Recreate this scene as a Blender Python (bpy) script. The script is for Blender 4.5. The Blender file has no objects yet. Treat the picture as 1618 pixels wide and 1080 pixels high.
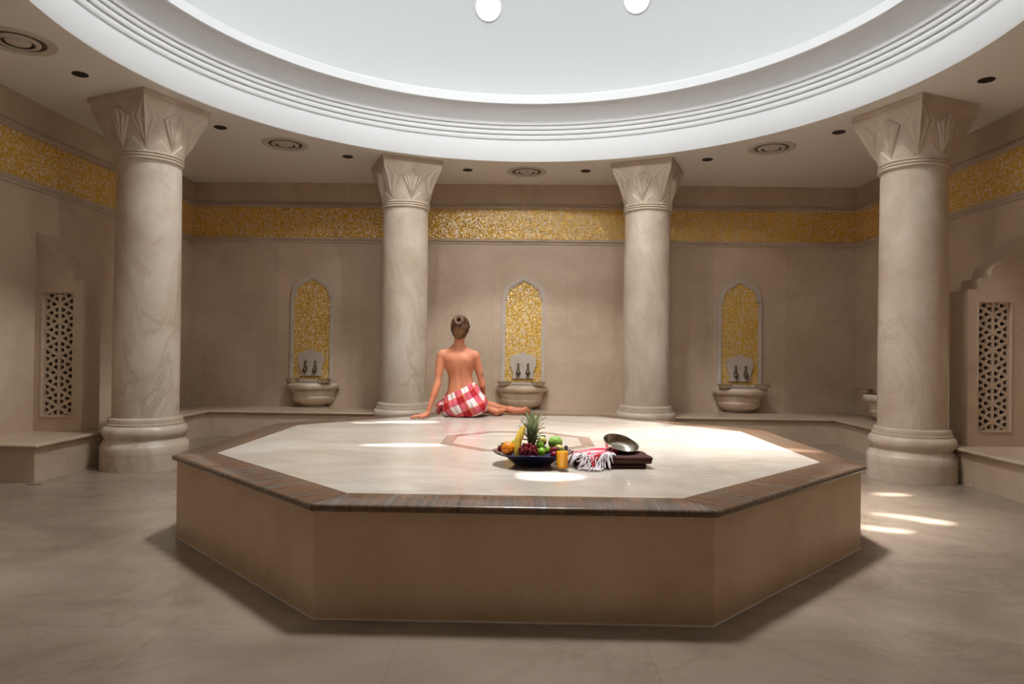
import bpy, bmesh, math, random
import numpy as np
from mathutils import Vector, Matrix
random.seed(7)
PI = math.pi
SC = bpy.context.scene
COL = SC.collection
CX = 0.045            # centre line of the round hall
H = 0.4576            # top of the octagonal platform
CEIL = 3.16
WXL, WXR, WY = -4.25, 4.25, 4.22

def lin(r, g, b):
    f = lambda c: (c / 12.92) if c <= 0.04045 else ((c + 0.055) / 1.055) ** 2.4
    return (f(r / 255), f(g / 255), f(b / 255), 1.0)

# ------------------------------------------------------------------ materials
class NT:
    def __init__(s, name):
        s.m = bpy.data.materials.new(name); s.m.use_nodes = True
        s.t = s.m.node_tree; s.t.nodes.clear()
        s.out = s.n('ShaderNodeOutputMaterial')
    def n(s, typ, **kw):
        nd = s.t.nodes.new(typ)
        for k, v in kw.items():
            if k[0] == '_': setattr(nd, k[1:], v)
        for k, v in kw.items():
            if k[0] == '_': continue
            key = int(k[1:]) if (k[0] == 'i' and k[1:].isdigit()) else k.replace('__', ' ')
            s.set(nd.inputs[key], v)
        return nd
    def set(s, sock, v):
        if isinstance(v, bpy.types.NodeSocket): s.t.links.new(v, sock)
        elif isinstance(v, bpy.types.Node): s.t.links.new(v.outputs[0], sock)
        else: sock.default_value = v
    def math(s, op, a, b=0.0, c=0.0, clamp=False):
        nd = s.n('ShaderNodeMath', _operation=op, i0=a, i1=b, i2=c); nd.use_clamp = clamp
        return nd.outputs[0]
    def mix(s, f, a, b, mode='MIX'):
        nd = s.n('ShaderNodeMix', _data_type='RGBA', _blend_type=mode)
        s.set(nd.inputs[0], f); s.set(nd.inputs[6], a); s.set(nd.inputs[7], b)
        return nd.outputs[2]
    def ramp(s, f, stops):
        nd = s.n('ShaderNodeValToRGB'); s.set(nd.inputs[0], f)
        e = nd.color_ramp.elements
        while len(e) > 1: e.remove(e[-1])
        e[0].position, e[0].color = stops[0]
        for p, c in stops[1:]:
            x = e.new(p); x.color = c
        return nd.outputs[0]
    def coord(s, scale=(1, 1, 1), rot=(0, 0, 0), loc=(0, 0, 0), kind='Object'):
        tc = s.n('ShaderNodeTexCoord')
        mp = s.n('ShaderNodeMapping', Vector=tc.outputs[kind])
        mp.inputs['Scale'].default_value = scale; mp.inputs['Rotation'].default_value = rot; mp.inputs['Location'].default_value = loc
        return mp.outputs[0]
    def noise(s, vec, scale, detail=6, rough=0.55, dist=0.0):
        return s.n('ShaderNodeTexNoise', Vector=vec, Scale=scale, Detail=detail, Roughness=rough, Distortion=dist).outputs[0]
    def bsdf(s, **kw):
        nd = s.n('ShaderNodeBsdfPrincipled')
        for k, v in kw.items(): s.set(nd.inputs[k.replace('__', ' ')], v)
        s.t.links.new(nd.outputs[0], s.out.inputs[0]); return nd
    def bump(s, h, strength=0.3, dist=0.01):
        return s.n('ShaderNodeBump', Height=h, Strength=strength, Distance=dist).outputs[0]

def plain(name, col, rough=0.5, metal=0.0, spec=0.5, **kw):
    t = NT(name); v = t.coord()
    n = t.noise(v, 14, 4)
    c = t.mix(n, tuple(x * 0.9 for x in col[:3]) + (1,), tuple(min(1, x * 1.08) for x in col[:3]) + (1,))
    b = t.bsdf(Base__Color=c, Roughness=rough, Metallic=metal)
    b.inputs['Specular IOR Level'].default_value = spec
    for k, x in kw.items(): t.set(b.inputs[k.replace('__', ' ')], x)
    return t.m

def marble(name, c0, c1, vein, scale=1.6, stretch=(1, 1, 1), rot=(0, 0, 0), vs=2.2, vamt=0.35, rough=0.3, tile=None, joint=0.004, tvar=0.10, spec=0.5, grain=0.10):
    """stone: cloudy base between two tones, thin veins, optional slabs with their own tone and joints"""
    t = NT(name); v = t.coord(stretch, rot)
    a = t.noise(v, scale, 8, 0.6, 0.6)
    col = t.ramp(a, [(0.3, c0), (0.68, c1)])
    w = t.noise(v, vs, 10, 0.62, 1.6)
    d = t.math('ABSOLUTE', t.math('SUBTRACT', w, 0.5))
    vm = t.math('SUBTRACT', 1.0, t.math('MULTIPLY', d, 22.0), clamp=True)
    pat = t.noise(v, scale * 0.7, 3)
    vm = t.math('MULTIPLY', vm, t.math('MULTIPLY', t.math('SUBTRACT', pat, 0.35, clamp=True), vamt * 3.2), clamp=True)
    col = t.mix(vm, col, vein)
    fine = t.noise(v, scale * 70, 4)
    col = t.mix(grain, col, t.ramp(fine, [(0.2, (0.3, 0.28, 0.26, 1)), (0.8, (0.7, 0.7, 0.7, 1))]), 'OVERLAY')
    if tile:
        tc = t.n('ShaderNodeTexCoord'); sp = t.n('ShaderNodeSeparateXYZ', Vector=tc.outputs['Object'])
        ids = []; jm = None
        for ax, size, off in tile:
            q = t.math('DIVIDE', t.math('ADD', sp.outputs[ax], off), size)
            fl = t.math('FLOOR', q); fr = t.math('FRACT', q)
            e = t.math('MINIMUM', fr, t.math('SUBTRACT', 1.0, fr))
            j = t.math('LESS_THAN', e, joint / size)
            jm = j if jm is None else t.math('MAXIMUM', jm, j)
            ids.append(fl)
        cv = t.n('ShaderNodeCombineXYZ', X=ids[0], Y=ids[1] if len(ids) > 1 else 0.0)
        wn = t.n('ShaderNodeTexWhiteNoise', Vector=cv.outputs[0])
        f = t.math('ADD', 1.0 - tvar, t.math('MULTIPLY', wn.outputs[0], tvar * 2))
        cc = t.n('ShaderNodeCombineXYZ', X=f, Y=f, Z=f)
        col = t.mix(1.0, col, cc.outputs[0], 'MULTIPLY')
        col = t.mix(t.math('MULTIPLY', jm, 0.22), col, (c0[0] * .5, c0[1] * .5, c0[2] * .5, 1))
    b = t.bsdf(Base__Color=col, Roughness=t.math('ADD', rough, t.math('MULTIPLY', t.math('SUBTRACT', a, 0.5), 0.05)))
    b.inputs['Specular IOR Level'].default_value = spec
    return t.m

M = {}
M['wall'] = marble('wall_marble', lin(192, 168, 142), lin(216, 194, 170), lin(224, 206, 186), scale=1.3, vs=1.8, rough=0.42, tile=[(0, 0.93, 0.35), (2, 5.0, 0)], tvar=0.07)
M['wall_side'] = marble('side_wall_marble', lin(192, 168, 142), lin(216, 194, 170), lin(224, 206, 186), scale=1.3, vs=1.8, rough=0.42, tile=[(1, 0.93, 0.2), (2, 5.0, 0)], tvar=0.07)
M['floor'] = marble('floor_marble', lin(128, 111, 96), lin(158, 141, 125), lin(112, 94, 78), scale=1.1, stretch=(1, 1.3, 1), vs=1.6, vamt=0.35, rough=0.235, tile=[(0, 0.9, 0.41), (1, 0.9, 0.2)], joint=0.0025, tvar=0.04, grain=0.03)
M['platform_side'] = marble('platform_side_marble', lin(212, 182, 145), lin(234, 208, 175), lin(238, 218, 192), scale=1.5, vs=2.4, vamt=0.3, rough=0.38)
M['platform_top'] = marble('platform_top_marble', lin(178, 163, 147), lin(206, 195, 183), lin(152, 130, 110), scale=1.5, stretch=(0.85, 1.5, 1), rot=(0, 0, 0.25), vs=2.0, vamt=0.25, rough=0.14)
M['column'] = marble('column_marble', lin(186, 165, 142), lin(224, 210, 193), lin(168, 140, 112), scale=1.5, stretch=(1.2, 1.2, 0.8), rot=(0.6, 0.5, 0.2), vs=1.5, vamt=0.5, rough=0.34)
M['capital'] = marble('capital_marble', lin(190, 171, 150), lin(218, 203, 186), lin(176, 150, 124), scale=2.2, vs=2.0, vamt=0.2, rough=0.5)
M['bench'] = marble('bench_marble', lin(184, 160, 134), lin(206, 184, 160), lin(216, 198, 177), scale=1.4, vs=2.0, rough=0.36, tile=[(0, 1.1, 0.3), (1, 1.1, 0.1)], tvar=0.04)
M['bench_top'] = marble('bench_top_marble', lin(176, 152, 126), lin(202, 180, 156), lin(210, 194, 174), scale=1.4, vs=2.0, rough=0.33, grain=0.04)
M['strip'] = marble('moulding_marble', lin(186, 166, 145), lin(208, 190, 170), lin(214, 200, 184), scale=2, vs=2, rough=0.4)
M['frame'] = marble('pale_stone', lin(196, 181, 167), lin(217, 204, 191), lin(184, 164, 146), scale=3, vs=3, vamt=0.15, rough=0.4)
M['basin'] = marble('basin_marble', lin(196, 174, 150), lin(220, 201, 179), lin(184, 156, 128), scale=3, vs=3, vamt=0.2, rough=0.36)
M['screen'] = marble('screen_marble', lin(184, 160, 135), lin(208, 187, 163), lin(216, 198, 178), scale=1.6, vs=2.1, rough=0.42)

def white(name, col, rough=0.7):
    t = NT(name); v = t.coord()
    n = t.noise(v, 1.2, 4)
    t.bsdf(Base__Color=t.mix(n, tuple(x * 0.97 for x in col[:3]) + (1,), col), Roughness=rough)
    return t.m
M['paint'] = white('ceiling_paint', lin(244, 239, 232))
M['cornice'] = white('cornice_plaster', lin(224, 225, 226))
M['dome'] = white('dome_plaster', lin(196, 198, 198))

def granite():
    t = NT('banded_granite'); v = t.coord((0.55, 11, 3))
    a = t.noise(v, 1.0, 9, 0.62, 0.4)
    col = t.ramp(a, [(0.28, lin(64, 50, 41)), (0.40, lin(108, 86, 69)), (0.48, lin(126, 95, 75)), (0.53, lin(98, 82, 70)), (0.60, lin(122, 108, 95)), (0.68, lin(82, 64, 51)), (0.78, lin(130, 102, 82))])
    v2 = t.coord((3, 40, 10)); f = t.noise(v2, 2.0, 6, 0.6)
    col = t.mix(0.4, col, t.ramp(f, [(0.3, (0.2, 0.18, 0.16, 1)), (0.7, (0.7, 0.66, 0.62, 1))]), 'OVERLAY')
    v3 = t.coord(); g = t.noise(v3, 160, 3)
    col = t.mix(0.25, col, t.ramp(g, [(0.35, (0.1, 0.1, 0.1, 1)), (0.65, (0.9, 0.9, 0.9, 1))]), 'OVERLAY')
    t.bsdf(Base__Color=col, Roughness=0.2)
    return t.m
M['granite'] = granite()

def inlay():
    t = NT('inlay_granite'); v = t.coord()
    a = t.noise(v, 9, 8, 0.65)
    col = t.ramp(a, [(0.3, lin(118, 92, 76)), (0.5, lin(160, 132, 112)), (0.7, lin(140, 124, 116))])
    t.bsdf(Base__Color=col, Roughness=0.18); return t.m
M['inlay'] = inlay()

def mosaic():
    t = NT('gold_mosaic'); tc = t.n('ShaderNodeTexCoord')
    sc = t.n('ShaderNodeVectorMath', _operation='SCALE', i0=tc.outputs['Object']); sc.inputs['Scale'].default_value = 1 / 0.0135
    off = t.n('ShaderNodeVectorMath', _operation='ADD', i0=sc.outputs[0], i1=(0.31, 0.37, 0.29))
    fl = t.n('ShaderNodeVectorMath', _operation='FLOOR', i0=off.outputs[0])
    fr = t.n('ShaderNodeVectorMath', _operation='FRACTION', i0=off.outputs[0])
    wn = t.n('ShaderNodeTexWhiteNoise', Vector=fl.outputs[0])
    col = t.ramp(wn.outputs[0], [(0.0, lin(206, 150, 30)), (0.22, lin(230, 180, 60)), (0.42, lin(240, 194, 84)), (0.55, lin(236, 182, 60)), (0.62, lin(240, 200, 150)), (0.70, lin(248, 218, 136)), (0.80, lin(238, 208, 184)), (0.92, lin(248, 240, 230))])
    t_ = t.noise(t.coord(), 2.2, 4)
    col = t.mix(t.math('MULTIPLY', t_, 0.35), col, lin(232, 188, 84))
    s3 = t.n('ShaderNodeSeparateXYZ', Vector=fr.outputs[0])
    e = [t.math('MINIMUM', s3.outputs[i], t.math('SUBTRACT', 1.0, s3.outputs[i])) for i in (0, 1, 2)]
    gm = t.math('LESS_THAN', e[2], 0.06)
    # horizontal joint plus the joint along whichever way the wall runs
    gx = t.math('LESS_THAN', e[0], 0.06); gm = t.math('MAXIMUM', gm, gx)
    col = t.mix(t.math('MULTIPLY', gm, 0.5), col, lin(150, 110, 60))
    wn2 = t.n('ShaderNodeTexWhiteNoise', Vector=fl.outputs[0])
    # each tessera sits a little askew
    geo = t.n('ShaderNodeNewGeometry')
    dv = t.n('ShaderNodeVectorMath', _operation='SUBTRACT', i0=wn2.outputs[1], i1=(0.5, 0.5, 0.5))
    ds = t.n('ShaderNodeVectorMath', _operation='SCALE', i0=dv.outputs[0]); ds.inputs['Scale'].default_value = 0.34
    nn = t.n('ShaderNodeVectorMath', _operation='ADD', i0=geo.outputs['Normal'], i1=ds.outputs[0])
    nz = t.n('ShaderNodeVectorMath', _operation='NORMALIZE', i0=nn.outputs[0])
    b = t.bsdf(Base__Color=col, Roughness=0.3, Metallic=0.12, Normal=nz.outputs[0])
    return t.m
M['mosaic'] = mosaic()
M['bronze'] = plain('aged_bronze', lin(122, 108, 86), 0.4, 0.7)
M['nickel'] = plain('hammered_nickel', lin(196, 186, 170), 0.2, 1.0)
M['dark_metal'] = plain('dark_metal', lin(46, 38, 32), 0.5, 0.4)
M['lamp_dark'] = plain('lamp_recess_black', lin(28, 22, 18), 0.5)
M['vent'] = plain('vent_paint', lin(206, 196, 184), 0.5)
M['vent_dark'] = plain('vent_shadow_gap', lin(84, 70, 58), 0.7)
M['recess_shade'] = plain('painted_recess_shade', lin(60, 44, 32), 0.9)

def emit(name, col, s):
    t = NT(name); e = t.n('ShaderNodeEmission', Color=col, Strength=s)
    t.t.links.new(e.outputs[0], t.out.inputs[0]); return t.m

def skin():
    t = NT('skin'); v = t.coord()
    a = t.noise(v, 9, 5)
    col = t.ramp(a, [(0.3, lin(188, 114, 82)), (0.7, lin(204, 134, 100))])
    b = t.bsdf(Base__Color=col, Roughness=0.55)
    b.inputs['Specular IOR Level'].default_value = 0.3
    b.inputs['Subsurface Weight'].default_value = 0.15
    b.inputs['Subsurface Radius'].default_value = (0.02, 0.008, 0.004)
    b.inputs['Subsurface Scale'].default_value = 0.4
    return t.m
M['skin'] = skin()

def hairmat():
    t = NT('hair_brown'); v = t.coord((110, 60, 16), (0.2, 0.35, 0.2))
    a = t.noise(v, 1.0, 5, 0.6, 0.8)
    col = t.ramp(a, [(0.3, lin(16, 8, 4)), (0.48, lin(58, 32, 15)), (0.72, lin(138, 86, 40))])
    g = t.noise(t.coord(), 9, 3)
    col = t.mix(t.math('MULTIPLY', t.math('SUBTRACT', g, 0.5, clamp=True), 2.2, clamp=True), col, lin(196, 138, 70))
    t.bsdf(Base__Color=col, Roughness=0.58, Normal=t.bump(a, 0.5, 0.003)); return t.m
M['hair'] = hairmat()

def plaid():
    t = NT('red_white_check'); tc = t.n('ShaderNodeTexCoord'); sp = t.n('ShaderNodeSeparateXYZ', Vector=tc.outputs['Object'])
    u = t.math('MULTIPLY', t.math('ARCTAN2', sp.outputs[0], t.math('SUBTRACT', 0.06, sp.outputs[1])), 0.19)
    v = sp.outputs[2]
    ca, sa = math.cos(0.47), math.sin(0.47)
    U = t.math('ADD', t.math('MULTIPLY', u, ca), t.math('MULTIPLY', v, sa))
    V = t.math('SUBTRACT', t.math('MULTIPLY', v, ca), t.math('MULTIPLY', u, sa))
    P = 0.137
    fu = t.math('FRACT', t.math('ADD', t.math('DIVIDE', t.math('SUBTRACT', U, 0.1214), P), 10.75))
    fv = t.math('FRACT', t.math('ADD', t.math('DIVIDE', t.math('SUBTRACT', V, 0.221), P), 10.75))
    A = t.math('LESS_THAN', fu, 0.5); B = t.math('LESS_THAN', fv, 0.5)
    s = t.math('ADD', A, B)
    red, pink, wh = lin(176, 16, 34), lin(210, 92, 106), lin(232, 216, 215)
    col = t.mix(t.math('GREATER_THAN', s, 0.5), wh, pink)
    col = t.mix(t.math('GREATER_THAN', s, 1.5), col, red)
    # fine dark stitching in the white squares, thin ochre lines beside the bands
    st = t.math('LESS_THAN', t.math('FRACT', t.math('MULTIPLY', fu, 6.0)), 0.22)
    st2 = t.math('LESS_THAN', t.math('FRACT', t.math('MULTIPLY', fv, 14.0)), 0.55)
    whm = t.math('LESS_THAN', s, 0.5)
    col = t.mix(t.math('MULTIPLY', t.math('MULTIPLY', st, st2), t.math('MULTIPLY', whm, 0.45)), col, lin(70, 50, 60))
    for f in (fu, fv):
        l = t.math('LESS_THAN', t.math('ABSOLUTE', t.math('SUBTRACT', f, 0.47)), 0.022)
        col = t.mix(t.math('MULTIPLY', l, 0.7), col, lin(226, 150, 70))
    n = t.noise(t.coord(), 400, 2)
    t.bsdf(Base__Color=col, Roughness=0.85, Normal=t.bump(n, 0.15, 0.002)); return t.m
M['plaid'] = plaid()

def cloth(name, c0, c1, scale=220, rough=0.95, strength=0.5):
    t = NT(name); v = t.coord()
    n = t.noise(v, scale, 3)
    t.bsdf(Base__Color=t.mix(n, c0, c1), Roughness=rough, Normal=t.bump(n, strength, 0.004)); return t.m
M['brown_towel'] = cloth('brown_terry', lin(48, 22, 16), lin(84, 44, 32))
M['fringe'] = cloth('white_fringe', lin(206, 190, 194), lin(236, 226, 228))

def stripe():
    t = NT('red_white_stripe'); tc = t.n('ShaderNodeTexCoord'); sp = t.n('ShaderNodeSeparateXYZ', Vector=tc.outputs['UV'])
    w = sp.outputs[0]
    col = t.ramp(w, [(0.0, lin(222, 90, 104)), (0.12, lin(204, 44, 62)), (0.28, lin(206, 50, 68)), (0.33, lin(226, 150, 156)), (0.40, lin(206, 176, 174)), (0.52, lin(214, 190, 190)), (0.57, lin(208, 80, 94)), (0.70, lin(198, 44, 62)), (0.74, lin(232, 206, 208)), (0.82, lin(214, 110, 120)), (0.88, lin(176, 30, 46)), (1.0, lin(140, 22, 34))])
    n = t.noise(t.coord(), 260, 3)
    col = t.mix(0.3, col, t.ramp(n, [(0.3, (0.2, 0.1, 0.1, 1)), (0.7, (1, 0.9, 0.9, 1))]), 'OVERLAY')
    t.bsdf(Base__Color=col, Roughness=0.9, Normal=t.bump(n, 0.4, 0.004)); return t.m
M['stripe'] = stripe()

def fruit(name, stops, scale, rough=0.35, bump=0.0, bscale=90):
    t = NT(name); v = t.coord(); n = t.noise(v, scale, 5)
    kw = {}
    if bump: kw['Normal'] = t.bump(t.noise(v, bscale, 2), bump, 0.002)
    b = t.bsdf(Base__Color=t.ramp(n, stops), Roughness=rough, **kw)
    b.inputs['Subsurface Weight'].default_value = 0.1; b.inputs['Subsurface Scale'].default_value = 0.01
    return t.m
M['orange'] = fruit('orange_peel', [(0.3, lin(240, 120, 4)), (0.7, lin(252, 150, 20))], 20, 0.4, 0.5, 220)
M['banana'] = fruit('banana_peel', [(0.3, lin(206, 160, 40)), (0.55, lin(236, 200, 76)), (0.8, lin(190, 170, 60))], 18, 0.45)
M['apple'] = fruit('green_apple_skin', [(0.3, lin(120, 170, 60)), (0.7, lin(170, 206, 100))], 26, 0.28)
M['lime'] = fruit('lime_peel', [(0.3, lin(96, 156, 20)), (0.7, lin(160, 206, 60))], 30, 0.35, 0.4, 200)
M['pear'] = fruit('pear_skin', [(0.3, lin(176, 180, 70)), (0.55, lin(206, 190, 90)), (0.75, lin(200, 120, 70))], 14, 0.4)
M['pear_green'] = fruit('green_pear_skin', [(0.3, lin(170, 190, 60)), (0.7, lin(206, 212, 100))], 16, 0.4)
M['lemon'] = fruit('lemon_peel', [(0.3, lin(226, 196, 90)), (0.7, lin(240, 222, 140))], 16, 0.4)
M['grape'] = fruit('red_grape_skin', [(0.3, lin(70, 6, 16)), (0.7, lin(150, 24, 36))], 40, 0.16)
M['plum'] = fruit('plum_skin', [(0.3, lin(86, 10, 24)), (0.7, lin(150, 34, 50))], 24, 0.25)
M['black_grape'] = fruit('black_grape_skin', [(0.3, lin(22, 14, 24)), (0.7, lin(50, 34, 48))], 30, 0.2)
M['strawberry'] = fruit('strawberry_skin', [(0.3, lin(110, 14, 14)), (0.7, lin(160, 34, 26))], 50, 0.35, 0.5, 150)
M['leaf'] = fruit('pineapple_leaf', [(0.3, lin(84, 108, 70)), (0.5, lin(136, 156, 116)), (0.75, lin(190, 200, 170))], 12, 0.45)
M['calyx'] = fruit('green_calyx', [(0.3, lin(40, 70, 26)), (0.7, lin(84, 120, 50))], 30, 0.5)
M['pine'] = fruit('pineapple_rind', [(0.3, lin(84, 52, 22)), (0.6, lin(150, 100, 40)), (0.8, lin(110, 110, 50))], 60, 0.6, 0.8, 80)
M['stem'] = plain('fruit_stem', lin(90, 80, 44), 0.7)
def bluebowl():
    t = NT('cobalt_glaze'); v = t.coord(); n = t.noise(v, 12, 4)
    b = t.bsdf(Base__Color=t.ramp(n, [(0.3, lin(8, 10, 40)), (0.7, lin(16, 20, 72))]), Roughness=0.12)
    b.inputs['Coat Weight'].default_value = 0.5; return t.m
M['blue'] = bluebowl()
def juicemat():
    t = NT('orange_juice'); n = t.noise(t.coord(), 30, 4)
    c = t.mix(n, lin(255, 190, 0), lin(255, 202, 10))
    d = t.n('ShaderNodeBsdfDiffuse', Color=c); tr = t.n('ShaderNodeBsdfTranslucent', Color=c)
    mx = t.n('ShaderNodeMixShader', i0=0.5, i1=d.outputs[0], i2=tr.outputs[0])
    t.t.links.new(mx.outputs[0], t.out.inputs[0]); return t.m
M['juice'] = juicemat()
def glassmat():
    t = NT('clear_glass')
    tr = t.n('ShaderNodeBsdfTransparent', Color=(0.95, 0.97, 0.97, 1)); gl = t.n('ShaderNodeBsdfGlossy', Color=(1, 1, 1, 1), Roughness=0.03)
    lw = t.n('ShaderNodeLayerWeight', Blend=0.5)
    mx = t.n('ShaderNodeMixShader', i0=t.math('ADD', t.math('MULTIPLY', t.math('POWER', lw.outputs[1], 4.0), 0.3), 0.02), i1=tr.outputs[0], i2=gl.outputs[0])
    t.t.links.new(mx.outputs[0], t.out.inputs[0]); return t.m
M['glass'] = glassmat()

# ------------------------------------------------------------------ mesh helpers
class MB:
    def __init__(s): s.v, s.f, s.uv = [], [], None
    def add(s, vs, fs, mat=None):
        b = len(s.v)
        if mat is not None: vs = [tuple(mat @ Vector(v)) for v in vs]
        s.v += [tuple(v) for v in vs]; s.f += [tuple(i + b for i in f) for f in fs]; return s
    def box(s, x0, x1, y0, y1, z0, z1, mat=None):
        vs = [(x, y, z) for z in (z0, z1) for y in (y0, y1) for x in (x0, x1)]
        return s.add(vs, [(0, 2, 3, 1), (4, 5, 7, 6), (0, 1, 5, 4), (2, 6, 7, 3), (0, 4, 6, 2), (1, 3, 7, 5)], mat)
    def lathe(s, prof, n=48, c=(0, 0), a0=0, a1=2 * PI, mat=None, cap=False, sx=1, sy=1):
        full = abs(a1 - a0 - 2 * PI) < 1e-6; m = n if full else n + 1
        vs = [(c[0] + r * math.cos(a0 + (a1 - a0) * i / n) * sx, c[1] + r * math.sin(a0 + (a1 - a0) * i / n) * sy, z) for r, z in prof for i in range(m)]
        fs = []
        for j in range(len(prof) - 1):
            for i in range(n):
                k = (i + 1) % m
                fs.append((j * m + i, j * m + k, (j + 1) * m + k, (j + 1) * m + i))
        if cap:
            fs.append(tuple(range(m - 1, -1, -1))); fs.append(tuple((len(prof) - 1) * m + i for i in range(m)))
        return s.add(vs, fs, mat)
    def prism(s, poly, z0, z1, mat=None):
        n = len(poly)
        vs = [(x, y, z0) for x, y in poly] + [(x, y, z1) for x, y in poly]
        fs = [(i, (i + 1) % n, n + (i + 1) % n, n + i) for i in range(n)] + [tuple(range(n - 1, -1, -1)), tuple(range(n, 2 * n))]
        return s.add(vs, fs, mat)
    def sweep(s, path, prof, closed=False, mat=None):
        """prof: (offset to the left of the path, z); mitred corners"""
        n = len(path); rows = []
        for i in range(n):
            p = Vector(path[i])
            a = Vector(path[i - 1]) if (i > 0 or closed) else None
            b = Vector(path[(i + 1) % n]) if (i < n - 1 or closed) else None
            d1 = (p - a).normalized() if a is not None else None; d2 = (b - p).normalized() if b is not None else None
            if d1 is None: d1 = d2
            if d2 is None: d2 = d1
            n1 = Vector((-d1.y, d1.x)); n2 = Vector((-d2.y, d2.x))
            m = (n1 + n2); m = m / max(1e-6, m.dot(n1))
            rows.append([(p.x + m.x * d, p.y + m.y * d, z) for d, z in prof])
        k = len(prof); vs = [v for r in rows for v in r]; fs = []
        for i in range(n if closed else n - 1):
            j = (i + 1) % n
            for q in range(k - 1): fs.append((i * k + q, j * k + q, j * k + q + 1, i * k + q + 1))
        return s.add(vs, fs, mat)
    def tube(s, pts, rad, n=8, mat=None, flat=1.0):
        P = [Vector(p) for p in pts]
        if not hasattr(rad, '__len__'): rad = [rad] * len(P)
        up = Vector((0.31, 0.17, 0.93)); vs = []; fs = []
        for i, p in enumerate(P):
            d = (P[min(i + 1, len(P) - 1)] - P[max(i - 1, 0)]).normalized()
            a = d.cross(up)
            if a.length < 1e-4: a = d.cross(Vector((1, 0, 0)))
            a.normalize(); b = a.cross(d)
            vs += [tuple(p + a * (rad[i] * math.cos(2 * PI * k / n)) + b * (rad[i] * flat * math.sin(2 * PI * k / n))) for k in range(n)]
        for i in range(len(P) - 1):
            for k in range(n): fs.append((i * n + k, i * n + (k + 1) % n, (i + 1) * n + (k + 1) % n, (i + 1) * n + k))
        fs.append(tuple(range(n - 1, -1, -1))); fs.append(tuple((len(P) - 1) * n + k for k in range(n)))
        return s.add(vs, fs, mat)
    def ball(s, c, r, n=20, m=12, mat=None, shape=None):
        prof = []
        R = (r, r, r) if not hasattr(r, '__len__') else r
        vs = []; fs = []
        for j in range(m + 1):
            th = PI * j / m
            for i in range(n):
                ph = 2 * PI * i / n
                p = [math.sin(th) * math.cos(ph), math.sin(th) * math.sin(ph), -math.cos(th)]
                k = shape(p) if shape else 1.0
                vs.append((c[0] + R[0] * p[0] * k, c[1] + R[1] * p[1] * k, c[2] + R[2] * p[2] * (k if shape else 1)))
        for j in range(m):
            for i in range(n): fs.append((j * n + i, j * n + (i + 1) % n, (j + 1) * n + (i + 1) % n, (j + 1) * n + i))
        return s.add(vs, fs, mat)
    def mesh(s, name, mat, smooth=False, weld=True):
        me = bpy.data.meshes.new(name); me.from_pydata(s.v, [], s.f)
        bm = bmesh.new(); bm.from_mesh(me)
        if weld: bmesh.ops.remove_doubles(bm, verts=bm.verts, dist=1e-6)
        bmesh.ops.recalc_face_normals(bm, faces=bm.faces)
        bm.to_mesh(me); bm.free()
        if smooth == 'auto':
            me.polygons.foreach_set('use_smooth', [True] * len(me.polygons)); me.set_sharp_from_angle(angle=math.radians(38))
        elif smooth: me.polygons.foreach_set('use_smooth', [True] * len(me.polygons))
        me.materials.append(M[mat] if isinstance(mat, str) else mat)
        return me
    def build(s, name, mat, parent=None, smooth=False, **kw):
        return link(name, s.mesh(name, mat, smooth), parent, **kw)

def link(name, me, parent=None, loc=None, label=None):
    o = bpy.data.objects.new(name, me); COL.objects.link(o)
    if parent is not None: o.parent = parent
    if loc is not None: o.location = loc
    if label: o['label'] = label
    return o

def tag(o, label, cat=None, group=None, kind=None):
    o['label'] = label
    if cat: o['category'] = cat
    if group: o['group'] = group
    if kind: o['kind'] = kind
    return o
def thing(name, label, cat, loc=(0, 0, 0), rz=0, group=None, kind='thing'):
    o = bpy.data.objects.new(name, None); COL.objects.link(o); o.location = loc; o.rotation_euler = (0, 0, rz)
    o.empty_display_size = 0.1
    return tag(o, label, cat, group, kind)
def struct(o, label, cat=None):
    return tag(o, label, cat, None, 'structure')
def copy_tree(o, parent=None):
    c = o.copy(); COL.objects.link(c)
    if parent is not None: c.parent = parent
    for ch in list(o.children): copy_tree(ch, c)
    return c

# plate in the xz plane with holes, extruded along y
def plate(outer, holes, y0, y1):
    bm = bmesh.new()
    def loop(pts):
        vs = [bm.verts.new((x, y0, z)) for x, z in pts]
        return [bm.edges.new((vs[i], vs[(i + 1) % len(vs)])) for i in range(len(vs))]
    es = loop(outer)
    for h in holes: es += loop(h)
    bmesh.ops.triangle_fill(bm, use_beauty=True, use_dissolve=False, edges=es)
    r = bmesh.ops.extrude_face_region(bm, geom=list(bm.faces))
    vs = [g for g in r['geom'] if isinstance(g, bmesh.types.BMVert)]
    bmesh.ops.translate(bm, verts=vs, vec=(0, y1 - y0, 0))
    bm.verts.index_update()
    mb = MB(); mb.v = [tuple(v.co) for v in bm.verts]; mb.f = [tuple(v.index for v in f.verts) for f in bm.faces]
    bm.free(); return mb

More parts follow.
